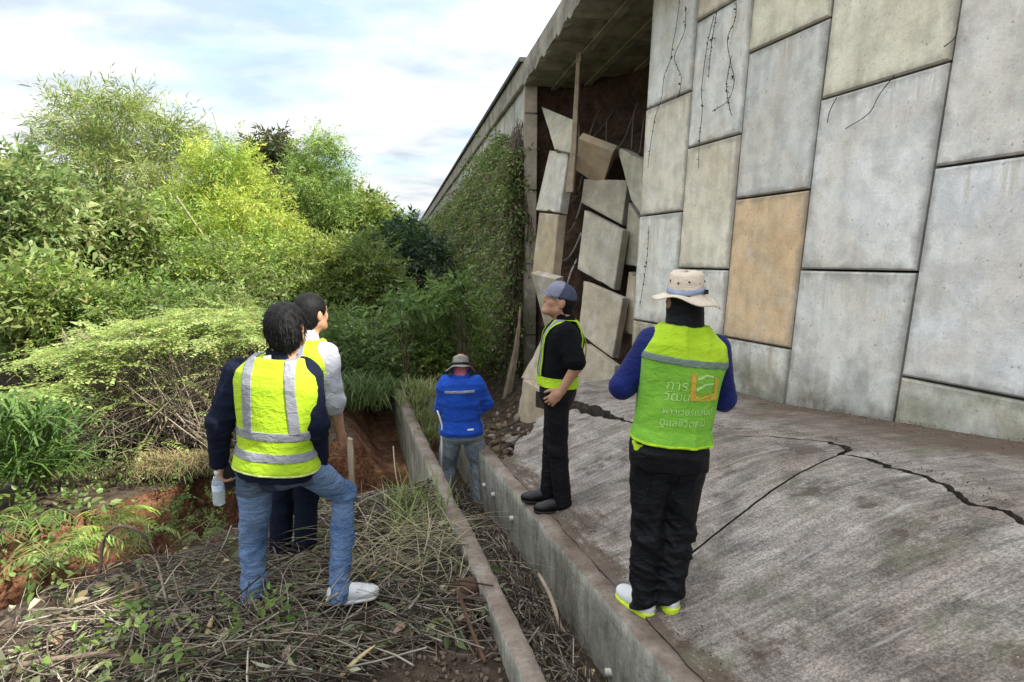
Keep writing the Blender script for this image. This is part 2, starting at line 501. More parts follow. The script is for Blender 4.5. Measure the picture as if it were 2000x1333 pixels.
def slab(Yg, vg, lift, parent, th=.2):
    """grid of (Y, v) -> slab with skirt; st is laid in metres"""
    xt, xw = x_ro(Yg), x_wall(Yg)
    X = xt + (xw - xt) * vg
    z = apron_z(Yg, vg) + lift + .004 * fbm(X, Yg, 21, 3, 2.0) + .0025 * fbm(X, Yg, 22, 3, 18.0)
    V = np.stack([X, Yg, z], -1); ni, nj = Yg.shape
    uv = np.stack([Yg, vg * 2.45], -1).reshape(-1, 2)
    id_ = np.arange(ni * nj).reshape(ni, nj)
    F = np.stack([id_[:-1, :-1], id_[:-1, 1:], id_[1:, 1:], id_[1:, :-1]], -1).reshape(-1, 4)
    ring = np.concatenate([id_[0, :], id_[1:, -1], id_[-1, -2::-1], id_[-2:0:-1, 0]])
    Vt = V.reshape(-1, 3)[ring].copy()
    Vr = Vt.copy(); Vr[:, 2] -= th
    Vr[:, :2] += .006 * np.stack([fbm(Vr[:, 0], Vr[:, 1], 31, 2, 30.), fbm(Vr[:, 0], Vr[:, 1], 32, 2, 30.)], -1)
    b = ni * nj; m_ = len(ring); q = np.arange(m_); q2 = (q + 1) % m_
    F2 = np.stack([b + q, b + m_ + q, b + m_ + q2, b + q2], -1)
    me = npmesh('slab', np.concatenate([V.reshape(-1, 3), Vt, Vr]), np.concatenate([F, F2]), True, None, np.concatenate([uv, uv[ring], uv[ring]]))
    o = new_obj('slab', me, parent, APRON)
    me.materials.append(CRACKSHADE)
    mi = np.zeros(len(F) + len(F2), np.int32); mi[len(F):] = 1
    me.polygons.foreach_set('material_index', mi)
    me.polygons.foreach_set('use_smooth', np.concatenate([np.ones(len(F), bool), np.zeros(len(F2), bool)]))
    return o
apron = empty('concrete_apron'); tag(apron, 'cracked brown grey concrete apron sloping from the wall down to the drain', 'apron', kind='structure')
def yjoint(v): return 3.045 + .88 * np.clip(v, 0, .63) + .012 * fbm(v * 8, 0 * v, 41, 3, 3.0)
s01 = np.linspace(0, 1, 70)
# near lower piece: from behind the viewpoint to the pour joint
rows = np.linspace(0, 1, 160)
vv = np.linspace(0, 1, 64)
Yg = np.empty((160, 64)); vg = np.empty((160, 64))
for i, a in enumerate(rows):
    Y = 1.0 + (yjoint(vv * .60) - .010 - 1.0) * a
    for _ in range(2):
        vx = -.010 + .006 * fbm(Y, 0 * Y, 61, 3, 14.0) * (1 - vv) ** 6 + vv * (v_crack(Y) - gap(Y) + .010); Y = 1.0 + (yjoint(vx) - .010 - 1.0) * a
    Yg[i] = Y; vg[i] = vx
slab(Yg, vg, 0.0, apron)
rows = np.linspace(0, 1, 180); Yg = np.empty((180, 64)); vg = np.empty((180, 64))
for i, a in enumerate(rows):
    ye = 5.55 + 1.15 * vv ** .9 + .10 * fbm(vv * 6, 0 * vv, 43, 3, 4.0)
    Y = yjoint(vv * .6) + .010 + (ye - yjoint(vv * .6) - .01) * a
    for _ in range(2):
        vx = -.010 + .006 * fbm(Y, 0 * Y, 61, 3, 14.0) * (1 - vv) ** 6 + vv * (v_crack(Y) - gap(Y) + .010); Y = yjoint(vx) + .010 + (ye - yjoint(vx) - .010) * a
    Yg[i] = Y; vg[i] = vx
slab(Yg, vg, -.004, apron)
Y = np.linspace(1.0, 7.35, 420); Yg = np.repeat(Y[:, None], 40, 1)
vg = (v_crack(Y) + gap(Y))[:, None] + (1.0 - (v_crack(Y) + gap(Y)))[:, None] * np.linspace(0, 1, 40)[None]
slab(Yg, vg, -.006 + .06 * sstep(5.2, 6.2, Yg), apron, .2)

# ------------------------------------------------------------------ drain channel walls
def channel_mat():
    t = NT('mossy_channel_concrete')
    w = t.coord('World'); n1 = t.noise(w, 4, 6, .6); n2 = t.noise(w, 34, 6, .7)
    st = t.noise(t.coord('World', (14, 5, .8)), 2.2, 6, .65)
    g = t.node('ShaderNodeNewGeometry'); sp = t.node('ShaderNodeSeparateXYZ'); t.link(g.outputs['Normal'], sp.inputs[0])
    face = t.ramp(n1, [(.33, (.21, .20, .16)), (.5, (.31, .30, .25)), (.68, (.41, .395, .345))])
    face = t.mix(.85, face, t.ramp(st, [(.30, .35), (.47, .90), (.68, 1.2)]), 'MULTIPLY')
    top = t.ramp(n1, [(.32, (.130, .096, .076)), (.52, (.225, .180, .150)), (.70, (.33, .285, .245))])
    col = t.mix(t.ramp(sp.outputs[2], [(.45, 0.), (.75, 1.)]), face, top)
    col = t.mix(.6, col, t.ramp(n2, [(.30, .5), (.62, 1.15)]), 'MULTIPLY')
    b = t.bump(n1, .3, .03); b = t.bump(n2, .8, .010, b)
    return t.done(col, .92, b, .2)
CHAN = channel_mat()
def channel_wall(xin, xout, y0, y1, seed, chip, drop):
    n = int((y1 - y0) / .05); Y = np.linspace(y0, y1, n)
    prof = [(0, -.75), (0, -.5), (0, -.25), (0, -.08), (0, -.012), (.10, .0), (.5, .004), (.90, 0.), (1, -.014), (1, -.1), (1, -.4), (1, -.9), (1, -1.35)]
    V = []
    for a, dz in prof:
        x = xin(Y) + (xout(Y) - xin(Y)) * a
        r1 = fbm(Y, Y * 0 + a * 3, seed, 3, 5.0); r2 = fbm(Y, Y * 0 + a * 9, seed + 1, 3, 26.0)
        zz = ztop(Y) + dz + drop(Y) + (.004 * r2 + .006 * r1) * (dz > -.2)
        if dz > -.05:
            zz = zz - chip * np.clip(fbm(Y, Y * 0, seed + 4, 3, 4.0) - .25, 0, 1) * (.4 + .6 * a)
        x = x + .004 * r1 + .005 * r2 * (1 if -.05 < dz else .4)
        V.append(np.stack([x, Y, zz], -1))
    V = np.stack(V, 1); k = len(prof)
    id_ = np.arange(n * k).reshape(n, k)
    F = np.stack([id_[:-1, :-1], id_[:-1, 1:], id_[1:, 1:], id_[1:, :-1]], -1).reshape(-1, 4)
    return fix_normals(npmesh('channel_wall', V.reshape(-1, 3), F, False))
def gauss_drop(Y): return -.05 * sstep(4.0, 4.7, Y) * (1 - sstep(4.75, 4.85, Y))
cw = new_obj('channel_wall', channel_wall(x_ri, lambda Y: x_ro(Y) - .004, .5, 11.2, 3, .015, lambda Y: 0 * Y), None, CHAN)
tag(cw, 'low mossy concrete drain wall along the foot of the sloping apron', 'wall')
for y, dz in ((5.70, -.28), (5.35, -.25), (4.75, -.24), (2.93, -.37)):
    V, F = tube([(x_ri(y) + .03, y, ztop(y) + dz), (x_ri(y) - .028, y, ztop(y) + dz - .004)], .021, 12)
    wp = new_obj('weep_pipe', polymesh('weep_pipe', V, F, True), cw, mat('white_pvc', (.62, .62, .58), (.45, .44, .40), 30, .5, .1))
cw2 = new_obj('channel_wall', channel_wall(x_lo, x_li, .5, 10.9, 9, .075, gauss_drop), None, CHAN)
tag(cw2, 'chipped concrete drain wall beside the brush pile and red gully', 'wall')

# ------------------------------------------------------------------ panelled retaining wall
PANEL = concrete_panel_mat('precast_panel_concrete')
def panel_mesh(name, q, n, t=.16, ch=.014):
    """precast panel: q = front corners (bl, br, tr, tl) seen from outside; chamfered edges"""
    q = [np.array(p, float) for p in q]; n = nrm3(n); c = sum(q) / 4
    ins = []
    for i in range(4):
        e1 = nrm3(q[(i + 1) % 4] - q[i]); e0 = nrm3(q[(i - 1) % 4] - q[i])
        ins.append(q[i] + (e1 + e0) * ch)
    V = ins + [p - n * ch for p in q] + [p - n * t for p in q]
    F = [(0, 1, 2, 3), (11, 10, 9, 8)]
    for i in range(4):
        j = (i + 1) % 4
        F += [(i, 4 + i, 4 + j, j), (4 + i, 8 + i, 8 + j, 4 + j)]
    me = fix_normals(polymesh(name, V, F))
    uv = me.uv_layers.new(name='st'); st = [(.012, .009), (.988, .009), (.988, .991), (.012, .991), (0, 0), (1, 0), (1, 1), (0, 1), (0, 0), (1, 0), (1, 1), (0, 1)]
    for l in me.loops: uv.data[l.index].uv = st[l.vertex_index]
    return me
def nrm3(v):
    v = np.array(v, float); return v / np.linalg.norm(v)

rw = empty('retaining_wall', (0, 0, 0)); tag(rw, 'tall retaining wall of grey and tan precast concrete panels with thin joints', 'wall')
cols_u = [8.231, 7.341, 6.50, 5.587, 4.553, 3.62, 2.68, 1.74, .80, -.13, -1.06, -2.0, -2.93, -3.86, -4.8]          # joint lines at z = 0, far to near
GREYT = [(.47, .48, .475), (.43, .445, .45), (.50, .50, .485), (.45, .44, .42)]
KT = 1.72
TAN = (.47, .405, .315); OCHRE = (.43, .315, .195)
col_z = {0: [.86, 2.13, 3.35, 4.62], 1: [.28, 1.55, 2.81, 4.03, 5.3], 2: [.92, 2.25, 3.53, 4.8], 3: [1.64, 2.97, 4.26], 4: [.95, 2.36, 3.66, 4.95], 5: [.40, 1.70, 3.0, 4.3], 6: [1.1, 2.4, 3.7, 5.0], 7: [.5, 1.8, 3.1, 4.4]}
tint = {(0, 0): TAN, (0, 1): (.50, .49, .46), (0, 2): (.45, .43, .38), (0, 3): (.48, .48, .47), (1, 1): (.46, .47, .46), (1, 2): (.48, .44, .37), (1, 3): (.48, .48, .475), (1, 4): (.44, .40, .33), (2, 0): (.48, .48, .46), (2, 1): OCHRE, (2, 2): (.38, .395, .395), (2, 3): (.50, .455, .375), (3, 0): (.49, .49, .48), (3, 1): (.46, .47, .475), (3, 2): (.485, .455, .385), (4, 0): (.36, .37, .33), (4, 1): (.475, .49, .495), (4, 2): (.45, .455, .45), (4, 3): (.47, .465, .45)}
for c in range(14):
    uf, un = cols_u[c], cols_u[c + 1]
    top = 5.25 - .05 * (uf - 4)
    zz = [-.25] + [z for z in col_z[c if c < 8 else 4 + c % 4] if z < top - .2] + [top]
    for r_ in range(len(zz) - 1):
        z0, z1 = zz[r_], zz[r_ + 1]; g = .009
        rn = np.random.default_rng(c * 17 + r_)
        oo = rn.uniform(-.006, .008); tl = rn.uniform(-.004, .004, 4)
        def cor(u0, z, k, s): return W(u0 - .05 * z + s * g, z, oo + tl[k])
        slope = .04 * (uf - un) / 2
        q = [cor(uf, z0 + g - slope, 0, -1), cor(un, z0 + g + slope, 1, 1), cor(un, z1 - g + slope, 2, 1), cor(uf, z1 - g - slope, 3, -1)]
        o = new_obj('panel', panel_mesh('panel', q, WN), rw, PANEL)
        tc = tint.get((c, r_), GREYT[rn.integers(0, 4)])
        o.color = (*[min(.82, x * KT * w_) for x, w_ in zip(tc, (1.03, 1.0, .945))], 1)
# embankment fill behind the panels, and the road on top
SOILBREACH = None
def breach_mat():
    t = NT('exposed_fill_soil')
    w = t.coord('World'); n1 = t.noise(w, 2.6, 7, .65, .3); n2 = t.noise(w, 17, 7, .7); n3 = t.noise(w, 60, 4, .6)
    col = t.ramp(n1, [(.32, (.055, .034, .024)), (.5, (.105, .066, .046)), (.70, (.175, .115, .080))])
    col = t.mix(.7, col, t.ramp(n2, [(.30, .40), (.62, 1.15)]), 'MULTIPLY')
    b = t.bump(n2, .9, .06); b = t.bump(n3, .5, .015, b)
    return t.done(col, .97, b, .1)
SOIL = breach_mat()
fw_dir = np.array([-.197, 1, 0]); fw_dir /= np.linalg.norm(fw_dir)
FWN = np.array([-fw_dir[1], fw_dir[0], 0])            # outward normal of the far wall
FO = np.array([.235, 11.15, 0])                       # near outer corner of the far wall
def FWp(s, z, o=0.0): return FO + fw_dir * s + FWN * o + np.array([0, 0, z])
def ftop(s): return 4.74 - .061 * s
emb = empty('embankment'); tag(emb, kind='structure')
def box_from(quad, z0, z1, name, parent, m):
    V = [np.array([p[0], p[1], z0]) for p in quad] + [np.array([p[0], p[1], z1]) for p in quad]
    return new_obj(name, fix_normals(polymesh(name, V, [(3, 2, 1, 0), (4, 5, 6, 7), (0, 1, 5, 4), (1, 2, 6, 5), (2, 3, 7, 6), (3, 0, 4, 7)])), parent, m)
box_from([W(-4.7, 0, -.20), W(7.85, 0, -.20), W(7.85, 0, -5), W(-4.7, 0, -5)], -1.2, 5.2, 'fill', emb, SOIL)
box_from([W(7.7, 0, -4.6), W(12.4, 0, -4.6), W(12.5, 0, -7), W(7.7, 0, -7)], -1.2, 4.6, 'fill', emb, SOIL)
V = [FWp(s, z, o) for s in (.12, 95) for o, z in ((-.22, -2.5), (-.22, ftop(s) - .2), (-6, ftop(s) - .2), (-6, -2.5))]
new_obj('fill', fix_normals(polymesh('fill', V, [(0, 1, 5, 4), (1, 2, 6, 5), (2, 3, 7, 6), (0, 3, 2, 1), (4, 5, 6, 7)])), emb, SOIL)
# soil face in the breach: a steep, gouged surface
U_, Zs = np.meshgrid(np.linspace(7.95, 12.0, 120), np.linspace(-1.2, 4.75, 170), indexing='ij')
fu = (U_ - 7.95) / 4.05
D = np.interp(fu, [0, .1, .3, .5, .7, .85, 1], [.75, .8, .78, .70, .55, .32, .15]) + .75 * sstep(2.7, 3.8, Zs) * (1 - .5 * sstep(.7, 1, fu)) - .25 * sstep(.6, -.8, Zs)
D += 2.6 * np.exp(-((fu - .545) / .075) ** 2) * sstep(-.2, .6, Zs) * (1 - sstep(2.5, 3.1, Zs)) + 2.2 * np.exp(-((fu - .12) / .05) ** 2) * sstep(.0, .6, Zs) * (1 - sstep(2.2, 2.7, Zs))
D += .14 * fbm(U_, Zs, 51, 4, 2.2) + .07 * fbm(U_, Zs, 52, 4, 9.0)
D = np.maximum(D, .05)
Vb = np.array([4.2, 0, 0]) + U_[..., None] / WL * np.array([-.347, 1, 0]) + Zs[..., None] * np.array([0, 0, 1]) - D[..., None] * WN
id_ = np.arange(120 * 170).reshape(120, 170)
Fb = np.stack([id_[:-1, :-1], id_[1:, :-1], id_[1:, 1:], id_[:-1, 1:]], -1).reshape(-1, 4)
new_obj('soil_face', npmesh('soil_face', Vb.reshape(-1, 3), Fb, True), emb, SOIL)

# ------------------------------------------------------------------ overhanging road slab above the breach
OLDCON = mat('stained_old_concrete', (.36, .33, .285), (.17, .15, .12), 3.2, .95, .5, 30, .02, det=8)
rs = empty('road_slab'); tag(rs, 'overhanging road edge slab left hanging above the collapsed part of the wall', 'slab')
def slab_edge(s): return FWp(s, 0, .02 + .0)
nseg = 60; Vs = []
for i in range(nseg):
    s = -5.2 + 5.28 * i / (nseg - 1)
    zb = 4.355 - .075 * s + .02 * math.sin(s * 9) + .015 * math.sin(s * 23 + 1); zt_ = 4.745 - .075 * s
    e = FWp(s, 0, .05)
    jag = .02 * math.sin(s * 14) + .012 * math.sin(s * 37)
    for o, z in ((-3.2, zb + .05), (-.75, zb + .02), (-.10 + jag, zb + .02), (0, zb + .03 + jag), (.012, (zb + zt_) / 2), (0, zt_ - .01), (-.04, zt_), (-3.2, zt_ + .03)):
        Vs.append(e + FWN * o + np.array([0, 0, z]))
Vs = np.array(Vs); k = 8; id_ = np.arange(nseg * k).reshape(nseg, k)
Fs = [tuple(f) for f in np.stack([id_[:-1, :-1], id_[:-1, 1:], id_[1:, 1:], id_[1:, :-1]], -1).reshape(-1, 4)] + [tuple(id_[0][::-1]), tuple(id_[-1])]
new_obj('slab_body', fix_normals(polymesh('slab_body', Vs, Fs)), rs, OLDCON)
for o_ in (-.55, -1.05, -1.6):        # shutter-board ridges on the soffit
    V, F = [], []
    for i in range(2):
        s = (-5.1, .05)[i]; e = FWp(s, 4.36 - .075 * s, o_ + .05)
        V += [e + FWN * .05, e + FWN * .05 - np.array([0, 0, .035]), e - FWN * .05 - np.array([0, 0, .035]), e - FWN * .05]
    F = [(0, 1, 5, 4), (1, 2, 6, 5), (2, 3, 7, 6), (0, 3, 2, 1), (4, 5, 6, 7)]
    new_obj('soffit_ridge', polymesh('soffit_ridge', V, F), rs, OLDCON)
# hanging joint strip
hs_ = empty('hanging_strip'); tag(hs_, 'long narrow concrete strip dangling from the road slab across the breach', 'strip')
STRIP = mat('tan_concrete_strip', (.40, .32, .235), (.26, .195, .135), 5, .95, .5, 40, .012)
for pts, w_ in (([at(1137, 40, 9.6), at(1133, 82, 9.6), at(1131, 122, 9.6)], (.085, .085, .08)), ([at(1130.5, 122, 9.62), at(1128, 170, 9.6), at(1122, 280, 9.5), at(1113, 376, 9.4)], (.06, .065, .08, .105))):
    V, F = [], []
    for p, w in zip(pts, w_):
        rx = np.array([.92, -.38, 0]) * w * .5; ry = np.array([.38, .92, 0]) * .04
        V += [p - rx - ry, p + rx - ry, p + rx + ry, p - rx + ry]
    for i in range(len(pts) - 1):
        a = i * 4
        for j in range(4): F.append((a + j, a + (j + 1) % 4, a + 4 + (j + 1) % 4, a + 4 + j))
    F += [(3, 2, 1, 0), tuple(range(len(V) - 4, len(V)))]
    new_obj('strip_length', bevel_mesh(fix_normals(polymesh('strip_length', V, F)), .006), hs_, STRIP)

# ------------------------------------------------------------------ displaced panels in the breach
FALL = [
 ('pale green grey panel tipped back, uppermost in the collapse', (.40, .42, .37), [[.502, 11.246, 4.057], [.93, 9.942, 3.617], [.874, 9.413, 3.056], [.655, 9.959, 3.174]], [-.78, -.415, .469]),
 ('bright white grey narrow panel left of the dangling strip', (.56, .57, .58), [[.589, 10.177, 3.194], [.843, 9.664, 3.1], [.718, 9.567, 2.211], [.379, 10.226, 2.271]], [-.87, -.462, .174]),
 ('tan narrow panel under the bright white one', (.50, .43, .33), [[.424, 9.928, 2.222], [.692, 9.42, 2.177], [.614, 9.464, 1.257], [.32, 10.017, 1.267]], [-.882, -.469, .052]),
 ('tapering buff panel just left of the slate cap', (.48, .45, .39), [[.294, 9.679, 1.305], [.645, 9.138, 1.25], [.621, 9.539, .347], [.515, 9.668, .448]], [-.83, -.518, -.208]),
 ('buff panel slid down beside the person in black, above the lowest one', (.46, .42, .35), [[.518, 9.284, .475], [.863, 8.753, .381], [.561, 8.485, -.317], [.131, 9.117, -.231]], [-.682, -.533, .5]),
 ('lowest tan panel resting in the soil by the drain', (.47, .40, .31), [[.156, 8.778, -.173], [.507, 8.306, -.27], [.452, 8.194, -1.071], [.06, 8.75, -.835]], [-.78, -.61, .139]),
 ('rough tan panel folded forward with its broken back showing', (.50, .41, .30), [[.952, 9.262, 3.249], [1.425, 9.075, 3.043], [1.356, 9.618, 2.568], [.956, 9.674, 2.842]], [-.507, -.604, -.616]),
 ('greenish panel wedged at the top against the standing wall', (.40, .41, .36), [[1.501, 9.24, 3.12], [1.706, 8.384, 2.856], [1.678, 8.251, 2.146], [1.607, 8.581, 2.344]], [-.962, -.258, .087]),
 ('streaked grey panel below the folded tan one', (.36, .35, .31), [[1.082, 9.668, 2.714], [1.632, 9.036, 2.648], [1.547, 8.932, 2.023], [1.035, 9.608, 2.364]], [-.727, -.655, .208]),
 ('large pale panel leaning in the middle of the collapse', (.50, .49, .45), [[1.045, 9.195, 2.237], [1.52, 8.642, 1.951], [1.415, 8.629, 1.132], [.953, 9.163, 1.39]], [-.727, -.678, .105]),
 ('narrow shaded grey panel set back beside the standing wall', (.34, .34, .30), [[1.629, 8.883, 2.331], [1.733, 8.544, 2.073], [1.695, 8.524, 1.463], [1.573, 8.862, 1.473]], [-.937, -.341, .07]),
 ('buff panel behind the slate cap, under the large pale one', (.49, .455, .39), [[1.006, 8.809, 1.246], [1.48, 8.263, 1.063], [1.354, 8.23, .249], [.939, 8.728, .504]], [-.724, -.675, .139]),
 ('buff panel half sunk behind the rim of the apron', (.48, .45, .39), [[.997, 8.46, .411], [1.356, 8.019, .195], [1.328, 7.92, -.307], [.858, 8.425, -.302]], [-.72, -.672, .174]),
 ('thin tan sliver of a panel beside the person in the green vest', (.42, .37, .29), [[1.584, 8.475, 1.396], [1.65, 8.307, 1.346], [1.63, 8.281, .556], [1.524, 8.543, .548]], [-.927, -.374, .035])]
FALLMAT = concrete_panel_mat('broken_panel_concrete', .0)
def chipped_panel(q, n, t, seed, chip=.012):
    """panel with a worn, irregular outline; q = outline points, st laid over its bounding frame"""
    r_ = np.random.default_rng(seed); n = nrm3(n); out = []
    for i in range(len(q)):
        a, b = q[i], q[(i + 1) % len(q)]; m_ = 7
        for k in range(m_):
            p = a + (b - a) * k / m_
            out.append(p + (sum(q) / len(q) - p) * r_.uniform(0, .007) + (sum(q) / len(q) - p) * (r_.uniform(.02, .07) if r_.uniform() < .08 else 0))
    k = len(out); c = sum(q) / len(q); ch = .010
    V = [p + (c - p) * .025 for p in out] + [p - n * ch for p in out] + [p - n * (t - ch) for p in out] + [p + (c - p) * .025 - n * t for p in out]
    F = [tuple(range(k)), tuple(range(4 * k - 1, 3 * k - 1, -1))]
    for l in range(3):
        for i in range(k): F.append((l * k + i, (l + 1) * k + i, (l + 1) * k + (i + 1) % k, l * k + (i + 1) % k))
    me = fix_normals(polymesh('displaced_panel', V, F)); ex = nrm3(q[1] - q[0]); ey = np.cross(n, ex)
    P2 = np.array([[(v_ - c) @ ex, (v_ - c) @ ey] for v_ in V]); lo, hi = P2.min(0), P2.max(0)
    uv = me.uv_layers.new(name='st')
    for l in me.loops: uv.data[l.index].uv = (P2[l.vertex_index] - lo) / (hi - lo)
    return me
for ip, (lb, tc, q, n) in enumerate(FALL):
    q = [np.array(p) for p in q][::-1]
    c = sum(q) / len(q)
    o = new_obj('displaced_panel', chipped_panel([p - c for p in q], n, .15, ip), None, FALLMAT); o.location = c; o.color = (*[x * w_ for x, w_ in zip(tc, (.96, .89, .78))], 1)
    tag(o, lb, 'panel', 'panels displaced in the collapse')
# soil anchors: strap loops torn out of the fill
STEEL = mat('galvanised_strap', (.36, .35, .33), (.20, .18, .16), 25, .6, .2, 60, .005, .4)
RUST = mat('rusty_bar', (.13, .075, .045), (.07, .04, .025), 25, .9, .5, 80, .006)
def strand(pts, r, name, label, cat, m, grp=None, n=14):
    P = np.array(pts, float); t = np.linspace(0, len(P) - 1, n)
    i = np.clip(t.astype(int), 0, len(P) - 2); f = (t - i)[:, None]
    pm = P[np.maximum(i - 1, 0)]; p0 = P[i]; p1 = P[i + 1]; p2 = P[np.minimum(i + 2, len(P) - 1)]
    Q = .5 * ((2 * p0) + (-pm + p1) * f + (2 * pm - 5 * p0 + 4 * p1 - p2) * f ** 2 + (-pm + 3 * p0 - 3 * p1 + p2) * f ** 3)
    V, F = tube(Q, r, 6)
    o = new_obj(name, polymesh(name, V, F, True), None, m)
    if label: tag(o, label, cat, grp)
    return o
for pts, lb in (([at(1137, 345, 9.9), at(1125, 385, 10.0), at(1107, 400, 10.1), at(1094, 398, 10.1)], 'uppermost torn anchor strap in the dark gap'),
                ([at(1140, 380, 9.7), at(1125, 430, 9.8), at(1110, 455, 9.9), at(1092, 450, 9.9)], 'second torn anchor strap from the top of the dark gap'),
                ([at(1136, 455, 9.5), at(1120, 490, 9.6), at(1104, 508, 9.7), at(1086, 510, 9.7)], 'third torn anchor strap sagging across the dark gap'),
                ([at(1128, 505, 9.4), at(1116, 530, 9.4), at(1108, 555, 9.4)], 'lowest short anchor strap above the slate cap')):
    strand(pts, .016, 'anchor_strap', lb, 'strap', STEEL, 'anchor straps torn from the fill')
for i, (pts, lb) in enumerate((([at(1172, 215, 10.2), at(1160, 240, 9.8), at(1150, 270, 9.5)], 'bare root rising from the folded tan panel, leftmost'),
            ([at(1204, 208, 10.2), at(1180, 245, 9.8), at(1155, 272, 9.45)], 'bare root arching up and back from the folded tan panel'),
            ([at(1185, 238, 9.8), at(1184, 285, 9.5)], 'upright bare root behind the folded tan panel'),
            ([at(1247, 198, 9.6), at(1232, 240, 9.4), at(1218, 275, 9.2), at(1197, 300, 9.1)], 'long bare root reaching the greenish wedged panel'),
            ([at(1240, 215, 9.4), at(1236, 250, 9.2), at(1234, 292, 9.0)], 'upright bare root beside the greenish wedged panel'),
            ([at(1258, 232, 9.2), at(1250, 300, 8.9)], 'bare root hanging next to the standing wall'))):
    strand(pts, .013, 'bare_root', lb, 'root', mat('root_bark', (.17, .125, .095), (.09, .065, .05), 20, .95, .5, 70, .006), 'roots poking from the fill')
# rubble at the foot of the breach
def chunk(p, s, seed, rz=0.):
    r_ = np.random.default_rng(seed); b = bmesh.new(); bmesh.ops.create_icosphere(b, subdivisions=1, radius=1)
    for v_ in b.verts: v_.co = Vector([c * (1 + r_.uniform(-.25, .2)) for c in v_.co]); v_.co.x *= s[0]; v_.co.y *= s[1]; v_.co.z *= s[2]
    me = bpy.data.meshes.new('rubble_chunk'); b.to_mesh(me); b.free()
    o = new_obj('rubble_chunk', me, None, APSIDE); o.location = p; o.rotation_euler = (r_.uniform(-.5, .5), r_.uniform(-.5, .5), rz)
    return o
lbs = ['slab like concrete fragment at the foot of the lowest tan panel', 'small concrete lump between the lowest panel and the drain', 'pale concrete chip on the soil near the drain wall', 'flat broken slab piece at the end of the apron crack', 'dark wedge of broken apron behind the person in black', 'rounded lump of concrete under the far wall end']
for i, (x, y, Y, s) in enumerate(((1040, 880, 7.2, (.16, .10, .06)), (1022, 868, 7.4, (.09, .08, .06)), (1010, 890, 7.0, (.07, .06, .05)), (1132, 808, 6.3, (.20, .13, .05)), (1128, 795, 6.5, (.14, .09, .05)), (1000, 862, 7.6, (.10, .10, .07)))):
    p = at(x, y, Y); tag(chunk(p, s, i, i * 1.1), lbs[i], 'rubble', 'rubble below the breach')

# ------------------------------------------------------------------ far length of the wall
fw_ = empty('far_retaining_wall'); tag(fw_, 'creeper covered length of retaining wall running into the distance', 'wall')
ns = 9; wcol = 1.0
for c in range(ns):
    zz = [-1.6, -.9 if c % 2 else -.35]
    while zz[-1] < ftop(c) - .55: zz.append(zz[-1] + 1.28)
    zz[-1] = ftop(c) - .35
    for r_ in range(len(zz) - 1):
        s0, s1 = c * wcol, (c + 1) * wcol; g = .010
        rn = np.random.default_rng(900 + c * 13 + r_); oo = rn.uniform(-.012, .02)
        q = [FWp(s1 - g, zz[r_] + g, oo), FWp(s0 + g, zz[r_] + g, oo), FWp(s0 + g, zz[r_ + 1] - g, oo), FWp(s1 - g, zz[r_ + 1] - g, oo)]
        o = new_obj('panel', panel_mesh('panel', q, FWN, .17, .014), fw_, PANEL); o.color = (*[(.40, .40, .375), (.44, .43, .40), (.36, .36, .33)][rn.integers(0, 3)], 1)
V = [FWp(s, z, o) for s in (ns * wcol + .01, 95) for o, z in ((0, -2.5), (0, ftop(s) - .35), (-.2, ftop(s) - .35), (-.2, -2.5))]
o = new_obj('distant_panels', fix_normals(polymesh('distant_panels', V, [(0, 1, 5, 4), (1, 2, 6, 5), (0, 3, 2, 1), (4, 5, 6, 7)])), fw_, mat('distant_wall_concrete', (.40, .39, .36), (.28, .27, .24), 1.2, .95, .3, 12, .02)); 
V = [FWp(s, z, o) for s in (-.03, 95) for o, z in ((.07, ftop(s) - .36), (.07, ftop(s)), (-.28, ftop(s)), (-.28, ftop(s) - .36))]
new_obj('coping', bevel_mesh(fix_normals(polymesh('coping', V, [(0, 1, 5, 4), (1, 2, 6, 5), (2, 3, 7, 6), (3, 0, 4, 7), (0, 3, 2, 1), (4, 5, 6, 7)])), .02), fw_, OLDCON)
V = [FWp(s, z, o) for s in (-.05, 95) for o, z in ((.12, ftop(s)), (.12, ftop(s) + .07), (-.3, ftop(s) + .07), (-.3, ftop(s)))]
new_obj('coping_cap', fix_normals(polymesh('coping_cap', V, [(0, 1, 5, 4), (1, 2, 6, 5), (2, 3, 7, 6), (3, 0, 4, 7), (0, 3, 2, 1), (4, 5, 6, 7)])), fw_, mat('dark_capping', (.10, .095, .085), (.06, .055, .05), 6, .95, .4, 40, .01))
# exposed return edge of the far wall: stacked panel ends
z = -1.2
for i in range(5):
    z1 = min(z + 1.28, 4.4); off = (.0, .012, -.008, .01, .0)[i]
    q = [FWp(-.02 - off, z + .01, .02 + off), FWp(-.02 - off, z + .01, -.20), FWp(-.02 - off, z1 - .01, -.20), FWp(-.02 - off, z1 - .01, .02 + off)]
    o = new_obj('panel_end', panel_mesh('panel_end', q, -fw_dir, .10, .008), fw_, PANEL); o.color = (.45, .385, .30, 1)
    z = z1
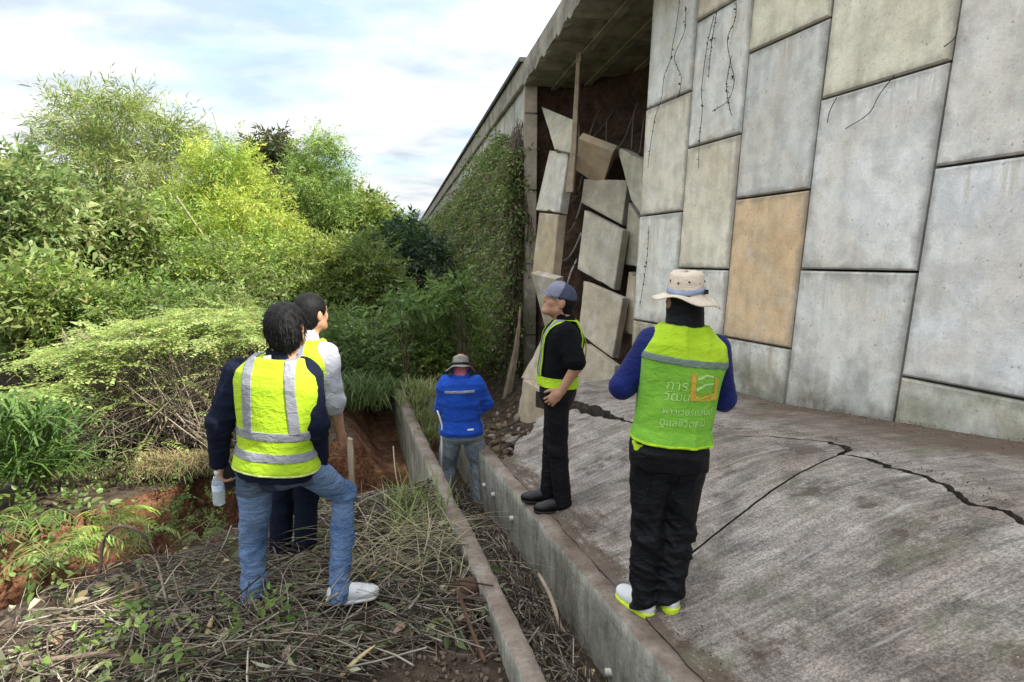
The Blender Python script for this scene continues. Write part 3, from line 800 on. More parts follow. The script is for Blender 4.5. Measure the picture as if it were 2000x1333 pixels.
# splintered timber-like shards of facing leaning against the wall end
for i, (a, b, w_, lb) in enumerate(((at(1016, 600, 10.6), at(985, 852, 10.3), .075, 'tall splintered facing strip leaning on the wall end, inner one'), (at(1008, 640, 10.4), at(975, 858, 10.1), .055, 'splintered facing strip leaning on the wall end, outer one'))):
    rx = np.array([.9, .2, .0]) * w_ * .5; ry = np.array([-.2, .9, 0]) * .03; V = []
    for k_ in range(6):
        t = k_ / 5; p = a * (1 - t) + b * t + np.array([.03 * math.sin(5 * t + i), 0, 0]); s_ = .25 + .75 * min(1, t * 2.2)
        V += [p - rx * s_ - ry, p + rx * s_ - ry, p + rx * s_ + ry, p - rx * s_ + ry]
    F = [(k_ * 4 + j, k_ * 4 + (j + 1) % 4, k_ * 4 + 4 + (j + 1) % 4, k_ * 4 + 4 + j) for k_ in range(5) for j in range(4)] + [(3, 2, 1, 0), (20, 21, 22, 23)]
    o = new_obj('facing_strip', fix_normals(polymesh('facing_strip', V, F)), None, STRIP); tag(o, lb, 'strip', 'strips leaning on the wall end')
# ================================================================== vegetation
def leaf_kite(l, w, droop=.15, fold=.12):
    return np.array([(0, 0, 0), (w / 2, l * .42, fold * w), (0, l, -droop * l), (-w / 2, l * .42, fold * w)])
def leaf_oval(l, w, droop=.15, fold=.12):
    """pointed oval leaf folded along its midrib: two quads"""
    b, t = (0, 0, 0), (0, l, -droop * l)
    r1, r2 = (w * .44, l * .24, fold * w), (w * .40, l * .62, fold * w * .8 - droop * l * .3)
    m1, m2 = (-r1[0], r1[1], r1[2]), (-r2[0], r2[1], r2[2])
    return np.array([b, r1, r2, t, b, t, m2, m1])
def rot_from(d, up_jit, r_):
    """rotation matrices taking +y to d with a random roll; d (n,3)"""
    n = len(d); d = d / (np.linalg.norm(d, axis=1, keepdims=True) + 1e-9)
    up = np.tile(np.array([0, 0, 1.0]), (n, 1)) + r_.normal(0, up_jit, (n, 3))
    x = np.cross(d, up); x /= np.linalg.norm(x, axis=1, keepdims=True) + 1e-9
    z = np.cross(x, d)
    return np.stack([x, d, z], -1)
def spray(n, length, l, w, r_, droop=.3, flat=False, spread=55, ld=.2, leaf=leaf_kite):
    """one twig carrying n leaves: (n,4,3) leaf corners"""
    out = []
    for i in range(n):
        t = (i + .6) / n; p = np.array([0, length * t, -droop * length * t * t])
        a = R(spread * r_.uniform(.6, 1.3)) * (1 if i % 2 else -1)
        if flat: d = np.array([math.sin(a), math.cos(a), r_.normal(0, .10)])
        else: d = np.array([math.sin(a), math.cos(a), r_.normal(-.15, .5)])
        if i == n - 1: d = np.array([0, 1, -.2])
        M = rot_from(d[None], .15 if flat else .6, r_)[0]
        s_ = r_.uniform(.7, 1.2)
        out.append(leaf(l * s_, w * s_, ld) @ M.T + p)
    return np.array(out)
def stamp(temps, pos, dirs, scl, cols, r_, upj=.5, cj=.18):
    """lay spray templates at pos, pointing along dirs -> V, F, colours (one quad a leaf)"""
    Vs, Cs = [], []
    k = r_.integers(0, len(temps), len(pos))
    M = rot_from(dirs, upj, r_)
    for ti, T in enumerate(temps):
        s_ = k == ti
        if not s_.any(): continue
        m = T.shape[0]
        V = np.einsum('nij,kj->nki', M[s_] * scl[s_][:, None, None], T.reshape(-1, 3)) + pos[s_][:, None, :]
        c = np.repeat(cols[s_][:, None, :], m, 1) * (1 + r_.normal(0, cj, (s_.sum(), m, 1))) * (1 + r_.normal(0, .07, (s_.sum(), m, 3)))
        Vs.append(V.reshape(-1, 3)); Cs.append(np.repeat(np.clip(c, .004, .9).reshape(-1, 3), T.shape[1], 0))
    V = np.concatenate(Vs); C = np.concatenate(Cs)
    return V, np.arange(len(V)).reshape(-1, 4), C
LEAF = foliage_mat('leaf', .38, .45)
BARK = mat('bark', (.16, .125, .09), (.08, .06, .042), 9, .95, .6, 50, .02)
CANE = mat('bamboo_cane', (.26, .27, .12), (.17, .17, .075), 8, .6, .2, 50, .01)
_r = np.random.default_rng(99)
SPR = {
 'bamboo': [spray(11, .62, .20, .026, _r, .35, False, 40, .3) for _ in range(6)],
 'fine': [spray(16, .55, .11, .024, _r, .3, False, 50, .25) for _ in range(6)],
 'broad': [spray(8, .34, .14, .065, _r, .25, False, 60, .25, leaf=leaf_oval) for _ in range(6)],
 'small': [spray(10, .28, .07, .036, _r, .25, False, 60, .2, leaf=leaf_oval) for _ in range(6)],
 'flat': [spray(18, .42, .060, .030, _r, .16, True, 68, .1) for _ in range(6)],
 'large': [spray(6, .5, .26, .12, _r, .3, False, 70, .3, leaf=leaf_oval) for _ in range(6)],
 'creep': [spray(7, .30, .075, .05, _r, .5, False, 70, .25, leaf=leaf_oval) for _ in range(6)],
}
for k_ in ('broad', 'small', 'creep'):          # plain leaves for plants farther off
    SPR['far_' + k_] = [T[:, [0, 1, 3, 7]] for T in SPR[k_]]
def finish(root, parts):
    for name, V, F, C, m in parts:
        new_obj(name, npmesh(name, V, F, False, C), root, m)
def bez(a, b, c, n):
    t = np.linspace(0, 1, n)[:, None]
    return (1 - t) ** 2 * a + 2 * t * (1 - t) * b + t * t * c
def tree(name, label, cat, base, clumps, kind, cols, seed, dens=70, sscale=1.0, trunk_r=.06, droop=-.1, group=None, limbs=True):
    """clumps: (centre, radius xyz); sprays fill each clump's shell; trunk and limbs reach the clump centres"""
    r_ = np.random.default_rng(seed); base = np.array(base, float)
    if base[1] > 8.5 and 'far_' + kind in SPR: kind = 'far_' + kind
    root = empty(name, base); tag(root, label, cat, group)
    P, D, C = [], [], []
    cols = np.array(cols, float)
    for c, rad in clumps:
        c = np.array(c, float); rad = np.array(rad, float)
        n = max(6, int(dens * (rad[0] * rad[2] + rad[0] * rad[1]) * 1.6))
        d = r_.normal(0, 1, (n, 3)); d /= np.linalg.norm(d, axis=1, keepdims=True); d[:, 2] = np.where(d[:, 2] < -.5, -d[:, 2], d[:, 2])
        rr = r_.uniform(.25, 1, n) ** .45
        P.append(c + d * rad * rr[:, None] - base)
        dd = d + r_.normal(0, .45, (n, 3)); dd[:, 2] += droop; D.append(dd)
        w = r_.uniform(0, 1, (n, 1)); cc = cols[r_.integers(0, len(cols))]; c2 = cols[r_.integers(0, len(cols))]
        C.append(cc * w + c2 * (1 - w))
    P = np.concatenate(P); D = np.concatenate(D); C = np.concatenate(C)
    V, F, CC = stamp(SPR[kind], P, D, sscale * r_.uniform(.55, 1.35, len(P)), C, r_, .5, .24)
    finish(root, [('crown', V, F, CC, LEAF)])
    if limbs:
        paths, rads = [], []
        cs = np.array([c for c, _ in clumps], float) - base
        hub = cs.mean(0) * np.array([.5, .5, .55]); hub[2] = min(hub[2], np.median(cs[:, 2]) * .55)
        V, F = tube(bez(np.array([0, 0, -.25]), hub * np.array([.2, .2, .6]), hub, 8), np.linspace(trunk_r, trunk_r * .7, 8), 8)
        V2, F2 = [], []
        paths = np.array([bez(hub * r_.uniform(.5, 1), (hub + c) * .5 + np.array([0, 0, .15]) * np.linalg.norm(c - hub), c, 7) for c in cs])
        rads = np.tile(np.linspace(trunk_r * .5, trunk_r * .08, 7), (len(cs), 1))
        Vb, Fb = tube_arrays(paths, rads, 5)
        nV = len(V); allV = np.concatenate([V, Vb]); allF = [tuple(f) for f in F] + [tuple(f + nV) for f in Fb]
        new_obj('trunk', polymesh('trunk', allV, allF, True), root, BARK)
    return root
def blob(cx, cy, Y, rx, ry, n, seed, rmin=.35, rmax=.75, deep=1.0):
    """n small clumps filling the outline seen around photo pixel (cx, cy), half-size rx x ry pixels, at distance Y"""
    r_ = np.random.default_rng(seed); out = []; pxm = 1215 / Y
    for i in range(n):
        a = r_.uniform(0, 2 * np.pi); q = math.sqrt(r_.uniform(0, 1))
        p = at(cx + rx * q * math.cos(a), cy + ry * q * math.sin(a), Y + r_.uniform(-deep, deep))
        s_ = r_.uniform(rmin, rmax)
        out.append((p, (s_, s_, s_ * r_.uniform(.55, .85))))
    return out
def on_ground(x, Y, y=None):
    p = at(x, 700, Y); return (p[0], p[1], float(ground_z(p[0], p[1])))

# --- bamboo: arching canes with drooping sprays
def bamboo(label, base_px, Y, tips, cols, seed, per=120, sscale=1.0, kind='bamboo', start=.35, group=None):
    r_ = np.random.default_rng(seed); base = np.array(on_ground(base_px, Y))
    root = empty('bamboo_clump', base); tag(root, label, 'bamboo', group)
    P, D, C = [], [], []; paths = []; cols = np.array(cols)
    for (x, y, dy) in tips:
        tip = at(x, y, Y + dy) - base
        b0 = np.array([r_.uniform(-.5, .5), r_.uniform(-.5, .5), -.1])
        ctl = b0 * .3 + np.array([tip[0] * .28, tip[1] * .3, tip[2] * r_.uniform(.95, 1.12)])
        path = bez(b0, ctl, tip, 16); paths.append(path)
        t = start + (1 - start) * r_.uniform(0, 1, per) ** .8
        i = np.clip((t * 15).astype(int), 0, 14); f = (t * 15 - i)[:, None]
        q = path[i] * (1 - f) + path[i + 1] * f; tan = path[i + 1] - path[i]; tan /= np.linalg.norm(tan, axis=1, keepdims=True)
        spread_ = (.25 + .75 * (1 - t))[:, None]
        d = tan * .5 + r_.normal(0, .7, (per, 3)); d[:, 2] -= .1
        q = q + r_.normal(0, 1, (per, 3)) * np.array([.42, .42, .30]) * spread_ * sscale
        P.append(q); D.append(d)
        w = r_.uniform(0, 1, (per, 1)); C.append(cols[r_.integers(0, len(cols))] * w + cols[r_.integers(0, len(cols))] * (1 - w))
    V, F, CC = stamp(SPR[kind], np.concatenate(P), np.concatenate(D), sscale * r_.uniform(.7, 1.25, per * len(tips)), np.concatenate(C), r_)
    finish(root, [('foliage', V, F, CC, LEAF)])
    for p in paths:
        V, F = tube(p, np.linspace(.032, .006, 16), 6)
        new_obj('cane', polymesh('cane', V, F, True), root, CANE)
    return root

PALE = [(.27, .33, .11), (.22, .28, .085), (.34, .38, .14)]
BRIGHT = [(.36, .44, .08), (.29, .39, .07), (.44, .49, .11), (.24, .34, .07)]
MIDG = [(.15, .23, .05), (.12, .19, .045), (.21, .29, .07)]
DARKG = [(.14, .21, .065), (.18, .25, .08), (.11, .17, .055)]
OLIVE = [(.18, .22, .07), (.14, .18, .055), (.24, .27, .10)]
YEL = [(.30, .38, .11), (.23, .31, .085), (.40, .45, .16)]
bamboo('tall feathery grey green bamboo leaning left against the sky', 350, 17, [(112, 205, 0), (150, 190, .5), (205, 190, -1), (255, 205, 1), (78, 262, 0), (98, 330, -.5), (180, 250, 1), (300, 232, .5), (345, 250, 0), (150, 300, -1), (230, 290, 0), (390, 275, 1), (280, 330, -1), (120, 240, -.6), (320, 300, .3), (200, 350, .8)], PALE, 1, 125, 1.0, 'bamboo', .55)
bamboo('bright yellow green bamboo, widest of the feathery clumps', 480, 15, [(440, 300, 0), (480, 310, 1), (520, 370, 0), (400, 330, .5), (560, 430, -.5), (360, 370, 0), (600, 470, 0), (330, 430, -1), (540, 470, -1), (470, 400, -1.2), (410, 430, -1.5), (500, 480, -1.5), (620, 530, -1), (440, 500, -2), (360, 500, -2), (560, 550, -2), (450, 350, .8), (300, 400, 0), (380, 300, 1.2), (640, 580, -1.5)], BRIGHT, 2, 190, 1.0, 'fine', .25)
bamboo('light green feathery bamboo beside the dark tree top', 620, 19, [(640, 275, 0), (615, 285, .5), (660, 300, 0), (580, 320, 0), (680, 360, -.5), (600, 350, -1), (640, 340, 0), (700, 410, 0), (560, 380, 0), (660, 400, -1)], [(.19, .28, .075), (.16, .25, .065), (.24, .33, .08)], 3, 150, 1.0, 'fine', .35)
# thin bare pole sticking out above the bamboo
strand([at(434, 300, 15), at(425, 255, 15.2), at(415, 220, 15.4)], .012, 'bare_cane', 'thin bare cane rising above the bright bamboo into the sky', 'cane', CANE)
strand([at(345, 385, 13.2), at(390, 450, 13), at(440, 520, 12.8)], .022, 'leaning_cane', 'pale leaning bamboo cane crossing the leaves', 'cane', CANE)

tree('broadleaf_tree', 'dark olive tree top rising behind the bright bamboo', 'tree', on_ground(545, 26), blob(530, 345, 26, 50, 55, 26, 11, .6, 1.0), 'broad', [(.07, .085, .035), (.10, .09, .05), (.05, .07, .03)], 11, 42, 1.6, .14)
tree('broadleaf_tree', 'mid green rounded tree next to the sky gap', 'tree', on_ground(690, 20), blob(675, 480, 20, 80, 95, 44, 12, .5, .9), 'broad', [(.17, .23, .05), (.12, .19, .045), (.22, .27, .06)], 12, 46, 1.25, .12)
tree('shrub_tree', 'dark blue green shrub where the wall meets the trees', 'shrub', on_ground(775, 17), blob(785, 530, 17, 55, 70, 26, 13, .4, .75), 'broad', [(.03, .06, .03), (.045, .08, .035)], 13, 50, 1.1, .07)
tree('broadleaf_tree', 'pale large leaved tree at the picture edge under the open sky', 'tree', on_ground(-40, 10.5), blob(40, 440, 10.5, 85, 100, 38, 14, .28, .55), 'broad', [(.20, .27, .09), (.15, .215, .07), (.26, .31, .12)], 14, 95, .95, .09)
tree('broadleaf_tree', 'shaded green tree below the tall feathery bamboo', 'tree', on_ground(180, 12), blob(190, 520, 12, 140, 110, 60, 15, .35, .65), 'broad', OLIVE + MIDG, 15, 62, 1.0, .09)
tree('broadleaf_tree', 'soft green tree behind the two people in neon vests', 'tree', on_ground(480, 12), blob(470, 580, 12, 140, 85, 60, 16, .35, .6), 'small', OLIVE + MIDG + BRIGHT[:1], 16, 80, 1.15, .08)
tree('broadleaf_tree', 'yellowish green tree over the dark undergrowth', 'tree', on_ground(660, 13), blob(660, 560, 13, 95, 75, 40, 17, .35, .65), 'small', [(.20, .24, .05), (.15, .20, .05), (.11, .16, .04)], 17, 80, 1.2, .08)
tree('broadleaf_tree', 'deep green tree mass low at the picture edge', 'tree', on_ground(60, 9), blob(80, 610, 9, 130, 70, 46, 18, .28, .5), 'broad', MIDG + PALE, 18, 85, .85, .07)
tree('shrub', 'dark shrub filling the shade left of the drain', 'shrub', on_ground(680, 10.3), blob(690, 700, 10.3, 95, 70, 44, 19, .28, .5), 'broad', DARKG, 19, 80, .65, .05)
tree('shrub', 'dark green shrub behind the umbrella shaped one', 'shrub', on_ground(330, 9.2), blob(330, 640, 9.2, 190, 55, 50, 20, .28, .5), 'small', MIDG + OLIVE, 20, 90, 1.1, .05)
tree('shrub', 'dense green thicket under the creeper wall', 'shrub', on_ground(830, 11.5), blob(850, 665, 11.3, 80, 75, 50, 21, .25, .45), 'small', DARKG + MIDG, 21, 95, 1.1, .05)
tree('sapling', 'young plant with big drooping leaves in front of the creeper', 'sapling', on_ground(905, 10.0), blob(905, 590, 10.0, 45, 40, 7, 22, .16, .28, .3), 'large', [(.12, .19, .055), (.16, .23, .07)], 22, 60, .6, .03)
tree('sapling', 'young big leaved plant beside the dark shrub', 'sapling', on_ground(790, 9.6), blob(790, 610, 9.6, 35, 30, 5, 23, .16, .26, .3), 'large', [(.12, .20, .06), (.15, .22, .07)], 23, 60, .55, .03)
for i, (x, y, Y, rx, ry, lb) in enumerate(((330, 520, 30, 330, 120, 'distant dark tree mass closing the gap behind the bamboo'), (700, 520, 34, 120, 70, 'distant dark tree at the far end of the wall'), (-250, 480, 16, 150, 160, 'tree just outside the picture edge beside the pale tree'))):
    tree('broadleaf_tree', lb, 'tree', on_ground(x, Y), blob(x, y, Y, rx, ry, 70, 30 + i, .9, 1.7, 2.5), 'broad', DARKG + MIDG, 30 + i, 12, 2.4, .16)

# --- umbrella shrub with layered, nearly level sprays over a thicket of bare twigs
def umbrella_shrub():
    r_ = np.random.default_rng(55); base = np.array(on_ground(300, 7.2))
    root = empty('spreading_shrub', base); tag(root, 'spreading yellow green shrub with level leaf layers over bare twigs', 'shrub')
    tiers = [((180, 650), (505, 635), 6.9, 230), ((150, 690), (470, 668), 6.6, 130), ((290, 628), (515, 618), 7.3, 170), ((40, 712), (260, 668), 6.4, 150), ((0, 800), (140, 752), 5.9, 150), ((380, 690), (520, 655), 6.7, 90), ((120, 738), (240, 712), 6.2, 60), ((240, 745), (480, 752), 6.6, 36), ((260, 800), (480, 805), 6.5, 46), ((190, 780), (330, 840), 6.3, 26), ((420, 700), (520, 780), 6.8, 30), ((300, 850), (470, 850), 6.4, 20)]
    P, D, C = [], [], []; Y_ = np.array(YEL); G_ = np.array(OLIVE + [(.28, .32, .12)])
    for k, ((x0, y0), (x1, y1), Y, n) in enumerate(tiers):
        t = r_.uniform(0, 1, n); arch = -14 * np.sin(np.pi * t)
        for a, b in zip(t, arch):
            p = at(x0 + (x1 - x0) * a, y0 + (y1 - y0) * a + b + r_.normal(0, 5 + 3.4 * max(0, k - 5)), Y + r_.normal(0, .36)); P.append(p - base)
            D.append((r_.normal(0, 1), r_.normal(-.4, 1), r_.normal(.0, .14)))
            w = r_.uniform(); C.append(Y_[r_.integers(0, 3)] * w + (Y_ if k < 7 else G_)[r_.integers(0, 3)] * (1 - w))
    V, F, CC = stamp(SPR['flat'], np.array(P), np.array(D), r_.uniform(.6, 1.1, len(P)), np.array(C), r_, .12)
    finish(root, [('crown', V, F, CC, LEAF)])
    n = 650
    a = np.array([at(r_.uniform(120, 470), r_.uniform(820, 900), r_.uniform(5.9, 7.0)) for _ in range(n)]) - base
    b = np.array([at(r_.uniform(110, 510), r_.uniform(640, 790), r_.uniform(6.2, 7.2)) for _ in range(n)]) - base
    c = (a + b) / 2 + r_.normal(0, .22, (n, 3)) + np.array([0, 0, .12])
    t = np.linspace(0, 1, 6)[None, :, None]
    paths = (1 - t) ** 2 * a[:, None] + 2 * t * (1 - t) * c[:, None] + t * t * b[:, None]
    V, F = tube_arrays(paths, np.linspace(1, .35, 6)[None] * r_.uniform(.003, .008, n)[:, None], 4)
    o = new_obj('twigs', npmesh('twigs', V, F, True, np.repeat(np.array([(.30, .25, .19)]) * r_.uniform(.3, 1.3, (n, 1)), 24, 0)), root, tint_mat('twig_bark'))
    tag(o, kind='stuff')
umbrella_shrub()

# --- long blades: grasses, canes and ferns
def blades(n, base_fn, ln, wd, r_, lean=.6, droop=.5, seg=5):
    b = base_fn(n); th = r_.uniform(0, 2 * np.pi, n); le = lean * r_.uniform(.2, 1.3, n); L_ = ln * r_.uniform(.55, 1.25, n)
    h = np.stack([np.cos(th), np.sin(th), 0 * th], -1); sd = np.stack([-np.sin(th), np.cos(th), 0 * th], -1)
    V = []
    for k in range(seg):
        t = k / (seg - 1)
        p = b + h * (le * L_ * t + droop * L_ * t * t * .5)[:, None] + np.array([0, 0, 1.0]) * (L_ * t * (1 - .25 * le) - droop * L_ * t ** 3 * .6)[:, None]
        w = wd * (1 - t) ** .7 * (.5 + .5 * min(1, t * 6)) * r_.uniform(.9, 1.1, n)
        V += [p - sd * w[:, None], p + sd * w[:, None]]
    V = np.stack(V, 1); m = seg * 2
    f = np.array([(2 * k, 2 * k + 1, 2 * k + 3, 2 * k + 2) for k in range(seg - 1)])
    F = (np.arange(n) * m)[:, None, None] + f[None]
    return V.reshape(-1, 3), F.reshape(-1, 4), m
def grass_patch(name, label, cat, px_list, n, ln, wd, cols, seed, lean=.6, droop=.5, jit=.12, kind='stuff'):
    r_ = np.random.default_rng(seed); pts = np.array([at(*p) for p in px_list])
    def fn(k):
        i = r_.integers(0, len(pts), k); q = pts[i] + r_.normal(0, 1, (k, 3)) * np.array([jit, jit, .02]); q[:, 2] = np.maximum(ground_z(q[:, 0], q[:, 1]), q[:, 2] - .08) if kind == 'stuff' else q[:, 2]
        return q
    V, F, m = blades(n, fn, ln, wd, r_, lean, droop)
    cols = np.array(cols); w = r_.uniform(0, 1, (n, 1)); c = cols[r_.integers(0, len(cols), n)] * w + cols[r_.integers(0, len(cols), n)] * (1 - w)
    o = new_obj(name, npmesh(name, V, F, True, np.repeat(c, m, 0)), None, foliage_mat('blade', .25, .6))
    tag(o, label, cat, None, kind)
    return o
r0 = np.random.default_rng(5)
grass_patch('reed_plant', 'clump of long dark green strap leaves at the lower picture edge', 'plant', [(x, y, Y) for x, y, Y in zip(r0.uniform(-60, 110, 26), r0.uniform(820, 950, 26), r0.uniform(4.6, 5.6, 26))], 620, .55, .016, [(.08, .15, .03), (.05, .10, .025), (.13, .22, .05)], 61, .7, .95, .10, 'thing')
grass_patch('grass', 'tall green grass in the shade behind the drain', 'grass', [(x, y, Y) for x, y, Y in zip(r0.uniform(630, 735, 60), r0.uniform(745, 785, 60), r0.uniform(8.0, 10, 60))], 1800, .36, .009, [(.07, .12, .03), (.05, .085, .025), (.11, .16, .045)], 62, .5, .6, .22)
grass_patch('grass', 'weedy grass growing inside the drain channel', 'grass', [(x, y, Y) for x, y, Y in zip(r0.uniform(790, 880, 40), r0.uniform(745, 850, 40), r0.uniform(6.6, 9.5, 40))], 1500, .26, .006, [(.14, .18, .05), (.10, .14, .04), (.22, .22, .09)], 63, .6, .6, .08)
grass_patch('grass', 'fine green weeds along the gully bank', 'grass', [(x, y, Y) for x, y, Y in zip(r0.uniform(60, 560, 90), r0.uniform(890, 960, 90), r0.uniform(5.6, 6.4, 90))], 900, .18, .006, [(.10, .15, .04), (.07, .11, .03), (.17, .20, .07)], 64, .7, .7, .12)
grass_patch('dry_grass', 'bleached dry grass hanging over the lip of the gully', 'grass', [(x, y, Y) for x, y, Y in zip(r0.uniform(270, 440, 60), r0.uniform(880, 905, 60), r0.uniform(5.75, 5.9, 60))], 1800, .16, .004, [(.42, .34, .20), (.34, .26, .15), (.30, .28, .12)], 65, 1.0, 1.3, .07)
grass_patch('dry_grass', 'bleached dry reeds lying in front of the bent knee', 'grass', [(x, y, Y) for x, y, Y in zip(r0.uniform(690, 850, 80), r0.uniform(1010, 1100, 80), r0.uniform(3.4, 4.3, 80))], 380, .22, .0036, [(.42, .35, .23), (.33, .27, .17), (.26, .25, .12)], 66, 2.2, .7, .10)
grass_patch('green_weed', 'sprigs of green weed among the cut brush', 'plant', [(x, y, Y) for x, y, Y in zip(r0.uniform(780, 890, 14), r0.uniform(960, 1060, 14), r0.uniform(3.8, 4.6, 14))], 240, .28, .006, [(.16, .22, .06), (.24, .27, .10)], 67, .5, .4, .06)
# fern-like plant low on the gully side
def fern(label, px, Y, n, ln, seed, cols):
    r_ = np.random.default_rng(seed); base = at(*px, Y); base[2] = max(base[2], float(ground_z(base[0], base[1])) - .02)
    root = empty('fern', base); tag(root, label, 'fern', 'ferns on the gully side')
    P, D, C = [], [], []; paths = []; cols = np.array(cols)
    for k in range(n):
        th = r_.uniform(0, 2 * np.pi); L_ = ln * r_.uniform(.6, 1.2); h = np.array([math.cos(th), math.sin(th), 0])
        p = bez(np.zeros(3), h * L_ * .4 + np.array([0, 0, L_ * .85]), h * L_ * .95 + np.array([0, 0, L_ * .3]), 12); paths.append(p)
        for j in range(3, 12):
            tan = p[j] - p[j - 1]; sd = np.cross(tan, (0, 0, 1)); sd = sd / (np.linalg.norm(sd) + 1e-6)
            for s_ in (-1, 1):
                P.append(p[j]); D.append(sd * s_ + tan / np.linalg.norm(tan) * .6 + np.array([0, 0, -.15])); C.append(cols[r_.integers(0, len(cols))])
    T = [leaf_kite(.13, .022, .2)[None]]
    V, F, CC = stamp(T, np.array(P), np.array(D), r_.uniform(.7, 1.2, len(P)) * ln / .45, np.array(C), r_, .2)
    finish(root, [('fronds', V, F, CC, LEAF)])
    V, F = tube_arrays(np.array(paths), np.tile(np.linspace(.004, .0015, 12), (n, 1)), 4)
    new_obj('stalks', npmesh('stalks', V, F, True), root, CANE)
fern('bright fern lit beside the arched dead branch', (215, 1050), 4.3, 15, .30, 71, [(.22, .32, .05), (.30, .38, .07)])
fern('fern beneath the pale hanging twigs', (160, 1085), 4.1, 12, .28, 72, [(.16, .25, .05), (.24, .32, .07)])
fern('small dark fern below the water bottle', (395, 1060), 4.5, 9, .20, 73, [(.09, .15, .04), (.13, .2, .05)])
fern('fern at the gully corner near the picture edge', (60, 1040), 4.5, 12, .34, 74, [(.10, .17, .04), (.15, .22, .05)])
tree('hanging_creeper', 'small leaved creeper spilling over the gully lip', 'creeper', at(250, 890, 5.7), [(at(x, y, Y), (.13, .13, .13)) for x, y, Y in ((215, 930, 5.6), (240, 960, 5.55), (265, 900, 5.7), (280, 1000, 5.5), (255, 1030, 5.45), (180, 900, 5.7), (150, 940, 5.5), (300, 970, 5.55))], 'small', [(.16, .20, .08), (.22, .26, .11)], 77, 150, .5, .01)
tree('weed_bush', 'dense weeds hanging down the sunny side of the gully', 'weeds', on_ground(150, 4.8), [(at(x, y, Y), (.17, .17, .14)) for x, y, Y in ((60, 1000, 4.9), (120, 1010, 4.9), (170, 990, 5.0), (100, 1060, 4.5), (150, 1030, 4.7), (20, 1040, 4.6), (40, 960, 5.1), (90, 960, 5.2))], 'creep', MIDG + DARKG, 80, 70, .8, .008, limbs=False)
fern('drooping fern above the red soil at the picture edge', (110, 1110), 3.9, 13, .30, 75, [(.14, .22, .05), (.20, .28, .06)])
fern('fern leaning over the brush near the hooped branch', (290, 1060), 4.4, 12, .26, 76, [(.12, .20, .05), (.18, .26, .06)])
tree('weed_bush', 'leafy weeds at the bottom of the gully', 'weeds', on_ground(330, 5.0), [(at(x, y, Y), (.16, .16, .13)) for x, y, Y in ((300, 1030, 5.0), (350, 1045, 4.8), (400, 1000, 5.1), (430, 1060, 4.7), (250, 1060, 4.7), (370, 1000, 5.2), (330, 980, 5.3))], 'small', DARKG + [(.10, .15, .05)], 78, 120, .55, .008)
tree('weed_bush', 'broad leaved weeds at the near lower corner', 'weeds', on_ground(80, 3.0), [(at(x, y, Y), (.10, .10, .07)) for x, y, Y in ((20, 1300, 2.5), (90, 1170, 3.3), (100, 1110, 3.6), (200, 1300, 2.4), (240, 1220, 2.8), (470, 1190, 2.9), (500, 1200, 2.85), (330, 1240, 2.65))], 'creep', [(.14, .22, .05), (.20, .27, .08), (.09, .14, .04)], 79, 110, .6, .006, limbs=False)

# --- creeper on the far wall
def creeper():
    r_ = np.random.default_rng(88); root = empty('wall_creeper', FWp(1, 0)); tag(root, 'thick green creeper hanging over the far retaining wall', 'creeper')
    base = np.array(FWp(1, 0)); n = 12500
    s = 34 * r_.uniform(0, 1, n) ** 2.2 + .02
    topz = ftop(s) - np.interp(s, [0, .6, 1.5, 3, 6, 12, 35], [1.15, 1.05, .75, .7, .9, 1.0, 1.4]) - .35 * np.abs(fbm(s, 0 * s, 7, 3, 2.5))
    z = -1.3 + (topz + 1.3) * r_.uniform(0, 1, n) ** .8
    thick = (.10 + .45 * sstep(2.5, -1.2, z) + .02 * s) * r_.uniform(0, 1, n) * np.interp(s, [0, .5, 1.2], [.35, .8, 1])
    thick = thick + .14 * np.clip(fbm(s * 2, z * 1.5, 9, 3, 2.0), 0, 1)
    P = FO[None] + fw_dir[None] * s[:, None] + FWN[None] * (thick + .03)[:, None]; P[:, 2] = z
    keep = fbm(s, z, 17, 3, 3.0) > -.62; P = P[keep]; n = len(P)
    D = FWN[None] * .8 + r_.normal(0, .6, (n, 3)) + np.array([0, 0, -.6])
    cols = np.array([(.16, .22, .07), (.20, .26, .085), (.11, .16, .055), (.26, .30, .11), (.20, .175, .11)])
    w = r_.uniform(0, 1, (n, 1)); C = cols[r_.integers(0, 5, n)] * w + cols[r_.integers(0, 5, n)] * (1 - w)
    V, F, CC = stamp(SPR['far_creep'], P - base, D, r_.uniform(.6, 1.2, n) * np.clip(.6 + P[:, 1] / 25, .8, 2), C, r_)
    finish(root, [('foliage', V, F, CC, LEAF)])
    # dead brown vines dangling along the wall end
    n = 1500
    s = np.abs(r_.normal(0, .9, n)) ; z1 = r_.uniform(.2, 3.9, n) - .25 * s; L_ = r_.uniform(.4, 2.2, n)
    t = np.linspace(0, 1, 8)[None, :, None]
    a = FO[None] + fw_dir[None] * s[:, None] + FWN[None] * r_.uniform(.03, .16, n)[:, None]; a[:, 2] = z1
    b = a + r_.normal(0, .10, (n, 3)); b[:, 2] = np.maximum(z1 - L_, -1.4); b += FWN[None] * (.42 * sstep(1.2, -1.2, b[:, 2]) * r_.uniform(0, 1, n))[:, None]
    paths = a[:, None] * (1 - t) + b[:, None] * t + .05 * np.sin(t * 9 + r_.uniform(0, 6, (n, 1, 1))) * np.array([1, .5, 0])
    V, F = tube_arrays(paths - base, np.tile(r_.uniform(.003, .009, n)[:, None], (1, 8)), 3)
    c = np.array([(.20, .155, .115), (.13, .10, .075), (.27, .22, .165)])[r_.integers(0, 3, n)]
    o = new_obj('dead_vines', npmesh('dead_vines', V, F, True, np.repeat(c, 24, 0)), root, tint_mat('twig_bark')); tag(o, kind='stuff')
creeper()
